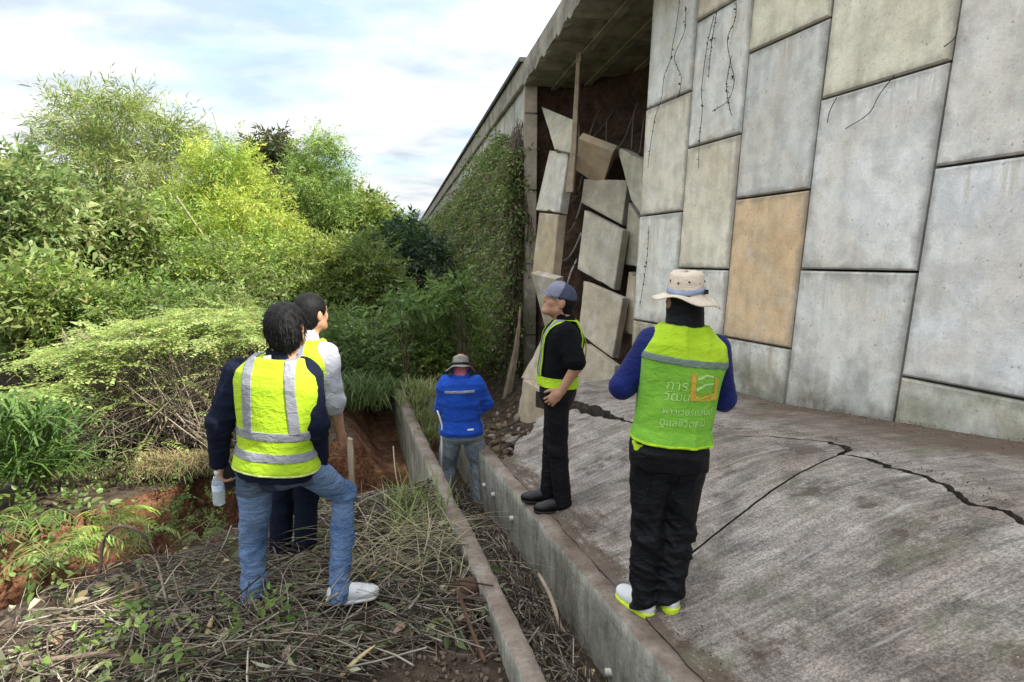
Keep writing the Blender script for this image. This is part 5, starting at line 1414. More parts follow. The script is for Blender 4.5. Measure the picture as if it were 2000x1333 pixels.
def head_sdf(v, J):
    c, r, f, u = head_frame(J); M = np.stack([r, f, u], -1)
    P = lambda x, y, z: c + r * x + f * y + u * z
    v.ell(P(0, -.012, .032), (.076, .097, .086), M, .02)
    v.ell(P(0, .022, -.030), (.063, .072, .088), M, .03)
    for sx in (-1, 1):
        v.cap(P(.052 * sx, -.005, -.055), P(.012 * sx, .068, -.092), .020, .022, .025)
        v.ell(P(.040 * sx, .060, -.022), (.022, .02, .022), M, .02)
    v.cap(P(-.03, .078, .028), P(.03, .078, .028), .015, .015, .015)
    for sx in (-1, 1):
        v.cut(lambda Q, q=P(.032 * sx, .104, .006): np.linalg.norm(Q - q, axis=-1) - .017, P(.032 * sx, .1, .006) - .03, P(.032 * sx, .1, .006) + .03, .012)
        v.ell(P(.031 * sx, .076, .005), (.014, .013, .0115), M, .004)
        v.ell(P(.079 * sx, -.012, -.006), (.010, .022, .033), M, .008)
    v.cap(P(0, .084, .012), P(0, .103, -.022), .010, .0120, .014)
    for sx in (-1, 1):
        v.ell(P(.013 * sx, .099, -.028), (.008, .010, .008), M, .006)
    v.cap(P(-.017, .084, -.055), P(.017, .084, -.055), .0085, .0085, .008)
    v.cap(P(-.014, .082, -.068), P(.014, .082, -.068), .0085, .0085, .006)
    v.ell(P(0, .078, -.094), (.020, .016, .016), M, .015)
    nk = np.array(J['neck'], float)
    v.cap(nk - np.array([0, 0, .03]), P(0, -.025, -.06), .062, .054, .03)

def limb(J, a, b): return np.array(J[a], float), np.array(J[b], float)

def build_body(J, hands, h=.0065, slim=1.0, arms_shrink=0.0):
    v = vol_for(J, h)
    T = Torso(J, .86 * slim, .86)
    v.add(lambda P: T.sd(P, -.012), *torso_box(T), .03)
    head_sdf(v, J)
    for s_ in 'LR':
        a, b = limb(J, 'sh' + s_, 'el' + s_); w = np.array(J['wr' + s_], float)
        v.cap(a, b, .050, .041, .035); v.cap(b, w, .041, .027, .02)
        hp, kn = limb(J, 'hip' + s_, 'kne' + s_); an = np.array(J['ank' + s_], float)
        v.cap(hp, kn, .074, .052, .03)
        v.cap(kn, an, .050, .034, .02)
        t = nrm(J['toe' + s_]); v.cap(an, an + t * .13 - np.array([0, 0, .05]), .03, .022, .02)
        hd = hands[s_]
        hand(v, w, hd[0], hd[1], hd[2], hd[3])
    return v.mesh()

def torso_box(T, pad=.0):
    a = T.o - T.up * .17 * T.L; b = T.o + T.up * 1.1 * T.L; fw = np.cross(T.up, T.rs)
    e = np.maximum(np.abs(T.rs) * .20 + np.abs(fw) * .13, np.abs(T.rh) * .20 + np.abs(fw) * .13) * T.wide + .0 + pad
    return np.minimum(a, b) - e, np.maximum(a, b) + e

def trousers(J, T, h=.008, leg=(.092, .072, .068), off=.012, amp=.006, seed=1, top=.22, crease=34.):
    v = vol_for(J, h)
    v.add(lambda P: T.sd(P, off, -.16, top), *torso_box(T), .03)
    for s_ in 'LR':
        hp, kn = limb(J, 'hip' + s_, 'kne' + s_); an = np.array(J['ank' + s_], float)
        hp = hp + nrm(np.array(J['hipR'], float) - np.array(J['hipL'], float)) * (.015 if s_ == 'R' else -.015)
        v.cap(hp + np.array([0, 0, .02]), kn, leg[0], leg[1], .04)
        dn = nrm(an - kn)
        v.cap(kn, an + dn * .05, leg[1], leg[2], .03)
    # creases gather behind the knees and above the hems
    f1 = folds(seed, amp, crease * .55, (.55, .2, .6), .8); f2 = folds(seed + 9, amp * 1.3, crease * 1.1, (.25, 0, 1), .55)
    kz = [np.array(J['kne' + s_], float) for s_ in 'LR']; az = [np.array(J['ank' + s_], float) for s_ in 'LR']
    def fn(P):
        g = sum(np.exp(-((P - k) ** 2).sum(-1) / .02) for k in kz) + sum(np.exp(-((P - k) ** 2).sum(-1) / .03) for k in az)
        return f1(P) + f2(P) * np.clip(g, 0, 1)
    v.disp(fn)
    return v.mesh()

def shirt(J, T, h=.008, off=.018, up=(.068, .060), fo=(.056, .046), sleeve=1.0, amp=.005, seed=3, hem=-.03, flare=.0, cuff=.0, top=.985):
    """sleeve: 1 = to the wrist, 0.5 = to the elbow"""
    v = vol_for(J, h)
    v.add(lambda P: T.sd(P, off, hem, top, flare), *torso_box(T), .02)
    for s_ in 'LR':
        a, b = limb(J, 'sh' + s_, 'el' + s_); w = np.array(J['wr' + s_], float)
        if sleeve >= .99:
            v.cap(a, b, up[0], up[1], .04); v.cap(b, b + (w - b) * 1.0, fo[0], fo[1], .03)
        else:
            e = a + (b - a) * min(1, sleeve * 2)
            v.cap(a, e, up[0], up[1], .04)
            if sleeve > .5: v.cap(b, b + (w - b) * (sleeve - .5) * 2, up[1], fo[1], .03)
    f1 = folds(seed, amp, 24, (0, 0, 1), .8); f2 = folds(seed + 5, amp * 1.5, 40, (0, 0, 1), .5)
    el = [np.array(J['el' + s_], float) for s_ in 'LR']
    def fn(P):
        g = sum(np.exp(-((P - k) ** 2).sum(-1) / .02) for k in el)
        return f1(P) + f2(P) * np.clip(g, 0, 1)
    v.disp(fn)
    return v.mesh()

def vest(J, T, h=.0075, off=.030, hem=.0, amp=.004, seed=5, flare=.02, arm=.088, neck=.078, shift=.035):
    v = vol_for(J, h)
    v.add(lambda P: T.sd(P, off, hem, 1.02, flare), *torso_box(T, .03), .01)
    for s_ in 'LR':
        a, b = limb(J, 'sh' + s_, 'el' + s_)
        sg = 1 if s_ == 'R' else -1
        q0 = a + T.rs * sg * shift + np.array([0, 0, .01]); q1 = a + (b - a) * .42 + T.rs * sg * (shift + .01)
        v.cut(lambda P, q0=q0, q1=q1: sd_cap(P, q0, q1, arm, arm * .8), np.minimum(q0, q1) - arm, np.maximum(q0, q1) + arm, .012)
    nk = np.array(J['neck'], float); fw = np.cross(T.up, T.rs)
    n1 = nk + T.up * .2; n0 = nk + T.up * .0 + fw * .0
    v.cut(lambda P: sd_cap(P, n0, n1, neck, neck), np.minimum(n0, n1) - neck, np.maximum(n0, n1) + neck, .01)
    n2 = nk - T.up * .20 + fw * .15
    v.cut(lambda P: sd_cap(P, n0 + fw * .05, n2, neck * .9, .01), np.minimum(n0, n2) - neck, np.maximum(n0, n2) + neck, .01)
    v.disp(folds(seed, amp, 20, T.rs * .8 + np.array([0, 0, .35]), .45))
    return v.mesh()

def shoe(ank, toe, sole_z, L=.27, h=.005, wid=.046, heel=.02):
    """low shoe under an ankle; returns upper and sole meshes (V, F)"""
    a = np.array(ank, float); t = nrm((toe[0], toe[1], 0)); r = np.array([t[1], -t[0], 0]); z = np.array([0, 0, 1.])
    c = np.array([a[0], a[1], sole_z]) + t * (L / 2 - .075)
    M = np.stack([r, t, z], -1)
    lo = c - np.array([.2, .2, .03]); hi = c + np.array([.2, .2, .17])
    v = Vol(lo, hi, h)
    v.ell(c + t * (L * .27) + z * .036, (wid, L * .25, .038), M, .02)
    v.ell(c - t * (L * .05) + z * .050, (wid * .92, L * .33, .050), M, .03)
    v.ell(c - t * (L * .30) + z * .052, (wid * .80, L * .19, .056), M, .03)
    v.cut(lambda P: (P[..., 2] - sole_z - .012), lo, (hi[0], hi[1], sole_z + .012), .006)
    up = v.mesh()
    v2 = Vol(lo, hi, h)
    def sole(P):
        q = (P - c) @ M
        y = q[..., 1] / (L / 2)
        w_ = wid * (1.02 - .16 * np.clip(-y, 0, 1) + .06 * np.clip(y, 0, 1)) * np.sqrt(np.clip(1 - np.abs(y) ** 5, .0, 1)) + .003
        d = np.maximum(np.abs(q[..., 0]) - w_, np.abs(q[..., 1]) - L / 2 - .004)
        th = .016 + heel * np.clip(-y, 0, 1)
        return np.maximum(d, np.abs(q[..., 2] - th / 2 - .004 * np.clip(y, 0, 1)) - th / 2)
    v2.add(sole, c - .2, c + .2, .006)
    return up, v2.mesh()

def band(mesh, planes, off=.004, pad=.003):
    """strip of a garment cut out crisply by planes [(point, inward normal)], lifted along the normals"""
    bm = bmesh.new(); bm.from_mesh(mesh)
    for p, n in planes:
        g = list(bm.verts) + list(bm.edges) + list(bm.faces)
        bmesh.ops.bisect_plane(bm, geom=g, dist=1e-5, plane_co=Vector(p), plane_no=-Vector(n), clear_outer=True)
    bm.normal_update()
    mv = [(v_, v_.normal.copy()) for v_ in bm.verts]
    for v_, n_ in mv: v_.co += n_ * off
    me = bpy.data.meshes.new('strip'); bm.to_mesh(me); bm.free()
    for p in me.polygons: p.use_smooth = True
    return me

def cutmesh(me, planes):
    bm = bmesh.new(); bm.from_mesh(me)
    for p, n in planes:
        bmesh.ops.bisect_plane(bm, geom=list(bm.verts) + list(bm.edges) + list(bm.faces), dist=1e-5, plane_co=Vector(p), plane_no=-Vector(n), clear_outer=True)
    bm.to_mesh(me); bm.free()
    return me

def solid(o, t=.004):
    m = o.modifiers.new('thickness', 'SOLIDIFY'); m.thickness = t; m.offset = -1
    return o

def smooth_part(name, VF, parent, m):
    return new_obj(name, npmesh(name, VF[0], VF[1], True), parent, m)

def hair_strands(mesh, n, ln, seed, dirfn, w=.004, lift=.004):
    """short ribbons lying over a hair surface to break up its outline"""
    r_ = np.random.default_rng(seed)
    Vv = np.empty(len(mesh.vertices) * 3, np.float32); mesh.vertices.foreach_get('co', Vv); Vv = Vv.reshape(-1, 3)
    Nn = np.empty(len(mesh.vertices) * 3, np.float32); mesh.vertices.foreach_get('normal', Nn); Nn = Nn.reshape(-1, 3)
    i = r_.integers(0, len(Vv), n); p = Vv[i] - Nn[i] * .004; nn = Nn[i]
    d = dirfn(p); d = d / (np.linalg.norm(d, axis=1)[:, None] + 1e-6) + r_.normal(0, .22, (n, 3)); d -= (d * nn).sum(1)[:, None] * nn * .95; d /= np.linalg.norm(d, axis=1)[:, None]
    L_ = ln * r_.uniform(.5, 1.3, n)[:, None]
    s_ = np.cross(d, nn); s_ /= np.linalg.norm(s_, axis=1)[:, None] + 1e-6
    pts = [p, p + d * L_ * .5 + nn * lift * 1.6, p + d * L_ + nn * lift * r_.uniform(-.6, 2.2, n)[:, None]]
    ww = (w * .6, w, w * .12); V = []
    for q, k in zip(pts, ww): V += [q - s_ * k, q + s_ * k]
    V = np.stack(V, 1).reshape(-1, 3)
    b = (np.arange(n) * 6)[:, None]
    F = np.concatenate([b + np.array([0, 1, 3, 2]), b + np.array([2, 3, 5, 4])])
    return V, F

def hair_cap(J, grow, seed, cutfn=None, h=.006, amp=.006, low=-.06):
    c, r, f, u = head_frame(J); M = np.stack([r, f, u], -1); P = lambda x, y, z: c + r * x + f * y + u * z
    v = Vol(c - .2, c + .2, h)
    v.ell(P(0, -.018, .035), (.076 + grow, .098 + grow, .086 + grow), M, .02)
    v.ell(P(0, -.05, -.02), (.066 + grow, .060 + grow, .075 + grow), M, .03)
    # keep the face and ears free
    v.cut(lambda Q: sd_ell(Q, P(0, .085, -.03), np.array([.066, .075, .085]), M), c - .2, c + .2, .012)
    v.cut(lambda Q: ((Q - c) @ u - low - .25 * ((Q - c) @ f + .06)), c - .2, c + .2, .01)
    for sx in (-1, 1):
        v.cut(lambda Q, q=P(.085 * sx, -.004, -.012): sd_ell(Q, q, np.array([.03, .026, .036]), M), c - .2, c + .2, .01)
    if cutfn: cutfn(v, P, M)
    v.disp(folds(seed, amp, 55, (.7, 0, .5), 1.0))
    return v.mesh()
def cloth(name, c, c2=None, rough=.9, scale=9., bump=.25, bscale=260., spec=.15):
    """woven cloth: slight tone shifts, weave relief, soft sheen"""
    if name in MATS: return MATS[name]
    t = NT(name); v = t.coord('Object')
    n1 = t.noise(v, scale, 6, .6); c2 = c2 or tuple(x * .72 for x in c)
    col = t.ramp(n1, [(.34, c2), (.62, c)])
    b = t.bump(t.noise(v, bscale, 2), bump, .002)
    b = t.bump(t.noise(t.coord('Object', (1, 1, 1.6)), 20, 5, .6, .9), .7, .016, b)
    m = t.done(col, rough, b, spec)
    t.b.inputs['Sheen Weight'].default_value = .05 if max(c) > .1 else 0.0
    MATS[name] = m
    return m

def denim(name, c, worn, dark):
    t = NT(name); v = t.coord('Object')
    n1 = t.noise(v, 3.2, 5, .55); n2 = t.noise(v, 38, 5, .65); n3 = t.noise(t.coord('Object', (1, 1, 3)), 16, 5, .6, .8)
    col = t.ramp(n1, [(.33, c), (.60, worn)])
    col = t.mix(t.ramp(n3, [(.54, 0.), (.72, .5)]), col, tuple(min(1, x * 1.3) for x in worn))
    col = t.mix(t.ramp(n3, [(.26, .6), (.40, 0.)]), col, dark)
    col = t.mix(.4, col, t.ramp(n2, [(.3, .6), (.65, 1.1)]), 'MULTIPLY')
    b = t.bump(t.noise(v, 300, 2), .3, .002); b = t.bump(n3, .9, .03, b)
    return t.done(col, .95, b, .1)

def skin_mat():
    t = NT('skin'); v = t.coord('Object')
    col = t.ramp(t.noise(v, 14, 5), [(.35, (.36, .185, .115)), (.65, (.46, .26, .17))])
    m = t.done(col, .5, t.bump(t.noise(v, 190, 3), .12, .002), .35)
    t.b.inputs['Subsurface Weight'].default_value = .12
    t.b.inputs['Subsurface Radius'].default_value = (.012, .005, .003)
    return m

SKIN = skin_mat()
NEON = cloth('neon_yellow_polyester', (.46, .68, .03), (.35, .55, .02), .75, 7, .25)
SILVER = cloth('silver_reflective_tape', (.27, .28, .315), (.22, .23, .26), .45, 30, .1, 400, .5)
GREENMESH = cloth('green_mesh_fabric', (.235, .53, .055), (.18, .44, .04), .8, 9, .35, 420)
BLACKCLOTH = cloth('black_twill', (.0055, .006, .009), (.003, .0035, .005), .6, spec=.22)
HAIR = mat('black_hair', (.007, .0065, .007), (.003, .003, .0035), 60, .6, .5, 160, .006, .18, cscale=(1, 1, .35))
NAVYCLOTH = cloth('navy_cloth', (.008, .012, .030), (.005, .008, .02), .9)
ROYAL = cloth('royal_blue_cloth', (.012, .070, .42), (.008, .05, .31), .8, 9, .2)
BLUESLEEVE = cloth('blue_stretch_sleeve', (.009, .018, .13), (.006, .011, .08), .65, 6, .1)
WHITECLOTH = cloth('white_cloth', (.72, .73, .74), (.6, .61, .63), .8)
GREYSHIRT = cloth('pale_grey_cotton', (.47, .49, .55), (.38, .40, .46), .9, 14)
DARKTROUSER = cloth('dark_navy_trouser', (.006, .010, .024), (.004, .006, .014), .9)
JEANS = denim('blue_denim', (.070, .130, .27), (.18, .27, .43), (.025, .055, .14))
WORNJEANS = denim('worn_grey_denim', (.12, .165, .21), (.28, .32, .35), (.06, .09, .12))
BEIGE = cloth('beige_canvas', (.66, .57, .46), (.56, .47, .37), .9, 11)
GREYHAT = cloth('grey_canvas', (.27, .27, .25), (.17, .17, .155), .9, 16)
CAPBLUE = cloth('slate_blue_cotton', (.062, .075, .125), (.045, .055, .095), .85)
CAPPALE = cloth('pale_slate_cotton', (.22, .23, .30), (.17, .18, .24), .85)
PINK = cloth('pink_cloth', (.50, .16, .21), (.40, .11, .16), .9)
LEATHER = mat('black_leather', (.006, .006, .0065), (.004, .004, .0045), 20, .38, .2, 120, .003, .35)
WHITESHOE = mat('white_shoe', (.70, .71, .72), (.6, .61, .62), 20, .6, .2, 160, .003, .4)
NEONSOLE = mat('neon_rubber', (.62, .78, .03), (.5, .66, .02), 20, .6, .1, 90, .003, .4)
GREYRUBBER = mat('grey_rubber', (.38, .38, .38), (.3, .3, .3), 20, .7, .1, 90, .003, .3)
BLACKRUBBER = mat('black_rubber', (.012, .012, .012), (.01, .01, .01), 20, .6, .1, 90, .003, .4)
ORANGE = cloth('orange_print', (.66, .40, .06), (.55, .37, .05), .8)
EYEWHITE = mat('dark_eye', (.02, .014, .01), (.012, .01, .008), 20, .2, .0, 90, .003, .5)

def bucket_hat(name, J, parent, m, bm_, brim=.068, seed=1, tilt=0., hgt=.088, droop=.45):
    c, r, f, u = head_frame(J); r_ = np.random.default_rng(seed); ph = r_.uniform(0, 6.28, 4)
    prof = [(.0, .142), (.04, .141), (.068, .136), (.080, .124), (.084, .097), (.088, .062), (.092, .034)]
    k = 48; V = []
    base = .034
    for rr, zz in prof:
        for i in range(k):
            a = 2 * np.pi * i / k
            wob = 1 + .02 * math.sin(3 * a + ph[0]) * (zz < .12)
            V.append(c + r * (rr * .93 * wob * math.cos(a)) + f * (rr * 1.13 * wob * math.sin(a) - .012) + u * (zz + .006 * math.sin(2 * a + ph[1])))
    for q in range(1, 6):
        fr = q / 5; rr = .091 + brim * fr
        for i in range(k):
            a = 2 * np.pi * i / k
            dz = -brim * droop * fr ** 1.1 + .014 * fr * math.sin(2 * a + ph[2]) + .009 * fr * math.sin(5 * a + ph[3]) + tilt * rr * math.cos(a)
            V.append(c + r * (rr * .97 * math.cos(a)) + f * (rr * 1.08 * math.sin(a) - .012) + u * (base + dz))
    nr = len(prof) + 5
    F = [(j * k + i, j * k + (i + 1) % k, (j + 1) * k + (i + 1) % k, (j + 1) * k + i) for j in range(nr - 1) for i in range(k)]
    V = np.array(V)
    h_ = new_obj(name, fix_normals(polymesh(name, V, F, True)), parent, m)
    solid(h_, .004)
    # hat band
    rows = []
    for zz in (.040, .052, .064):
        for i in range(k):
            a = 2 * np.pi * i / k
            rr = .091 - (zz - .034) * .11 + .0035
            rows.append(c + r * (rr * .935 * math.cos(a)) + f * (rr * 1.135 * math.sin(a) - .012) + u * (zz + .006 * math.sin(2 * a + ph[1])))
    F = [(j * k + i, j * k + (i + 1) % k, (j + 1) * k + (i + 1) % k, (j + 1) * k + i) for j in range(2) for i in range(k)]
    b_ = new_obj('hat_band', fix_normals(polymesh('hat_band', rows, F, True)), h_, bm_)
    solid(b_, .003)
    return h_

def eyelets(J, parent, m, n=6):
    c, r, f, u = head_frame(J)
    for i in range(n):
        a = -np.pi / 2 + (i - (n - 1) / 2) * .62
        p = c + r * (.0835 * .93 * math.cos(a)) + f * (.0835 * 1.13 * math.sin(a) - .012) + u * (.098 - .008 * (i % 2))
        me = bpy.data.meshes.new('eyelet'); b = bmesh.new()
        bmesh.ops.create_uvsphere(b, u_segments=8, v_segments=6, radius=.0052); b.to_mesh(me); b.free()
        o = new_obj('eyelet', me, parent, m); o.location = p

def make_person(origin, J, hands, label, group=None, h=.0082):
    V, F = build_body(J, hands, h)
    o = new_obj('person', npmesh('person', V, F, True), None, SKIN)
    o.location = origin
    tag(o, label, 'person', group)
    c, r, f, u = head_frame(J)
    for sx in (-1, 1):
        me = bpy.data.meshes.new('eye'); b = bmesh.new()
        bmesh.ops.create_uvsphere(b, u_segments=8, v_segments=6, radius=.0065); b.to_mesh(me); b.free()
        e = new_obj('eye', me, o, EYEWHITE); e.location = c + r * .031 * sx + f * .0835 + u * .005
    return o

def put_shoes(o, J, upm, solem, z, **kw):
    for s_ in 'LR':
        zz = z[s_] if isinstance(z, dict) else z
        up, so = shoe(J['ank' + s_], J['toe' + s_], zz, **kw)
        p = smooth_part('shoe', up, o, upm); smooth_part('sole', so, p, solem)

def garment(name, VF, o, m, planes=()):
    me = npmesh(name, VF[0], VF[1], True)
    if planes: cutmesh(me, planes)
    return new_obj(name, me, o, m)

Z3 = np.array([0, 0, 1.0])
# ---------------------------------------------------------------- person in the green mesh vest
def person_green():
    J = {'pel': (.046, 0, .857), 'neck': (.091, -.01, 1.487), 'head': (.093, .02, 1.609), 'shL': (-.060, .0, 1.425), 'shR': (.252, 0, 1.390), 'elL': (-.187, .03, 1.19), 'elR': (.318, .06, 1.125), 'wrL': (-.02, .27, 1.20), 'wrR': (.20, .28, 1.18),
         'hipL': (-.029, 0, .857), 'hipR': (.126, 0, .852), 'kneL': (-.034, .02, .453), 'kneR': (.112, .04, .442), 'ankL': (-.045, 0, .085), 'ankR': (.080, -.03, .128),
         'face': (-.12, 1, .02), 'toeL': (-.55, 1, 0), 'toeR': (.05, 1, 0)}
    hands = {'L': ((.8, .5, .25), (.2, .6, .5), Z3, .9), 'R': ((-.8, .5, .25), (-.2, .6, .5), Z3, .9)}
    o = make_person((.72, 2.9, 0), J, hands, 'person in green mesh vest and beige bucket hat on the slab edge')
    T = Torso(J, 1.0, 1.0)
    tr = garment('trousers', trousers(J, T, leg=(.100, .088, .080), off=.016, amp=.022, seed=11, h=.0068), o, BLACKCLOTH, [((-.045, 0, .070), nrm((-.42, 0, 1)))])
    # cargo and back pockets
    pk = cloth('black_pocket', (.011, .012, .017), (.007, .008, .011), .85)
    for x0, x1, z0, z1 in ((-.055, .02, .70, .80), (.075, .15, .69, .79)):
        b = new_obj('back_pocket', band(tr.data, [((x0, 0, 0), (1, 0, 0)), ((x1, 0, 0), (-1, 0, 0)), ((0, 0, z0), Z3), ((0, 0, z1), -Z3), ((0, .0, 0), (0, -1, 0))], .004), tr, pk); solid(b)
    sh = garment('long_sleeve_shirt', shirt(J, T, off=.008, up=(.064, .061), fo=(.060, .040), amp=.005, seed=12), o, BLUESLEEVE)
    ve = garment('vest', vest(J, T, off=.026, hem=.12, amp=.015, seed=21, flare=.018, arm=.078, neck=.070, shift=.055), o, GREENMESH, [(T.o + T.up * .135 * T.L, T.up)])
    P = lambda t: T.o + T.up * t * T.L
    lean = nrm(T.up + T.rs * .06)
    yo = new_obj('yoke', band(ve.data, [(P(.80), lean)], .002), ve, NEON); solid(yo, .003)
    st = new_obj('reflective_strip', band(ve.data, [(P(.755), lean), (P(.805), -lean)], .004), ve, cloth('dull_reflective_tape', (.20, .27, .22), (.16, .22, .18), .5)); solid(st, .003)
    hm = new_obj('hem_binding', band(ve.data, [(P(.135), T.up), (P(.152), -T.up)], .003), ve, NEON); solid(hm, .003)
    # knotted side tie
    v = Vol((-.28, -.2, .85), (.02, .15, 1.1), .005)
    for a, b, ra, rb in (((-.115, -.04, .985), (-.135, -.06, .940), .008, .012), ((-.135, -.06, .940), (-.125, -.07, .915), .012, .015), ((-.125, -.065, .925), (-.06, -.105, .935), .007, .010), ((-.115, -.04, .985), (-.10, -.07, 1.03), .006, .008)):
        v.cap(a, b, ra, rb, .008)
    v.disp(folds(5, .003, 90, (1, 0, 0), .8))
    smooth_part('side_tie', v.mesh(), ve, NEON)
    # printed back: lettering and the square orange road emblem, pressed onto the cloth
    bv = BVHTree.FromPolygons([v_.co.copy() for v_ in ve.data.vertices], [tuple(p.vertices) for p in ve.data.polygons])
    def press(me, name, m, off=.0035):
        for v_ in me.vertices:
            hit = bv.ray_cast(Vector((v_.co.x, -1.0, v_.co.z)), Vector((0, 1, 0)))
            if hit[0] is not None: v_.co = hit[0] + Vector((0, -off, 0))
        me.update()
        return new_obj(name, me, ve, m)
    def words(txt, size, x, z, slant=-.10, name='lettering'):
        cu = bpy.data.curves.new('t', 'FONT'); cu.body = txt; cu.size = size; cu.resolution_u = 2; cu.shear = .12
        to = bpy.data.objects.new('t', cu); COL.objects.link(to)
        bpy.context.view_layer.update()
        me = bpy.data.meshes.new_from_object(to.evaluated_get(bpy.context.evaluated_depsgraph_get()))
        bpy.data.objects.remove(to)
        b = bmesh.new(); b.from_mesh(me)
        bmesh.ops.subdivide_edges(b, edges=[e for e in b.edges if e.calc_length() > .02], cuts=1)
        bmesh.ops.triangulate(b, faces=b.faces); b.to_mesh(me); b.free()
        for v_ in me.vertices:
            v_.co = Vector((x + v_.co.x, 0, z + v_.co.y + slant * v_.co.x))
        return press(me, name, PRINT)
    words('การ', .066, -.020, 1.222, -.05)
    words('วัฒน', .060, -.028, 1.172, -.05)
    words('พาวเวอร์แลนด์', .042, -.030, 1.107, -.06)
    words('ดูแลชีวิตคน', .047, -.042, 1.052, -.06)
    def flat(poly, name, m, off=.003):
        me = bpy.data.meshes.new(name); b = bmesh.new()
        vs = [b.verts.new((x, 0, z)) for x, z in poly]; b.faces.new(vs)
        bmesh.ops.triangulate(b, faces=b.faces)
        for _ in range(3): bmesh.ops.subdivide_edges(b, edges=[e for e in b.edges if e.calc_length() > .012], cuts=1)
        b.to_mesh(me); b.free()
        return press(me, name, m, off)
    a0, b0 = .092, 1.170
    sq = lambda pts: [(a0 + .138 * x, b0 + .128 * y - .012 * x) for x, y in pts]
    for pts in ([(0, 1), (0, 0), (.18, 0), (.18, 1)], [(.182, .26), (.182, 0), (1, 0), (1, .26)], [(.86, .86), (.86, .262), (1, .262), (1, .86)]):
        flat(sq(pts), 'emblem_bar', ORANGE)
    flat(sq([(.22, .34), (.50, .56), (.84, .62), (.84, .68), (.48, .65), (.2, .46)]), 'emblem_road', PRINT)
    flat(sq([(.22, .74), (.5, .90), (.8, .88), (.8, .95), (.48, .99), (.22, .84)]), 'emblem_road', PRINT)
    # balaclava
    v = Vol(np.array(J['head']) - .24, np.array(J['head']) + .2, .006)
    c, r, f, u = head_frame(J); M = np.stack([r, f, u], -1); Q = lambda x, y, z: c + r * x + f * y + u * z
    v.ell(Q(0, -.012, .030), (.084, .106, .090), M, .02); v.ell(Q(0, .02, -.032), (.074, .080, .095), M, .03)
    v.cap(np.array(J['neck']) - Z3 * .012, Q(0, -.018, -.06), .094, .084, .03)
    v.cut(lambda X: sd_ell(X, Q(0, .11, .004), np.array([.05, .04, .018]), M), c - .2, c + .2, .005)
    v.disp(folds(31, .006, 60, (0, 0, 1), .25))
    smooth_part('balaclava', v.mesh(), o, BLACKCLOTH)
    hat = bucket_hat('bucket_hat', J, o, BEIGE, cloth('blue_grey_webbing', (.30, .36, .50), (.24, .29, .42), .7), .070, 4, -.09, droop=.40)
    eyelets(J, hat, mat('dark_metal', (.05, .045, .04), (.03, .03, .03), 20, .5, .1), 6)
    bk = prism([Q(.040, -.1075, .066), Q(.062, -.098, .064), Q(.062, -.098, .043), Q(.040, -.1075, .045)], nrm(-f + r * .4), .004)
    new_obj('hat_buckle', fix_normals(polymesh('hat_buckle', np.array(bk[0]) + nrm(-f + r * .4) * .012, bk[1])), hat, BLACKRUBBER)
    put_shoes(o, J, WHITESHOE, NEONSOLE, {'L': .006, 'R': .056}, L=.275, wid=.050, heel=.022)
    ph = prism([(.045, .335, 1.30), (.125, .335, 1.30), (.125, .32, 1.14), (.045, .32, 1.14)], (0, -1, 0), .009)
    p = new_obj('smartphone', bevel_mesh(fix_normals(polymesh('smartphone', ph[0], ph[1])), .003), None, BLACKRUBBER)
    p.location = o.location
    tag(p, 'black phone held up by the person in the green mesh vest', 'phone')

PRINT = cloth('white_print', (.50, .76, .30), (.40, .68, .20), .8)

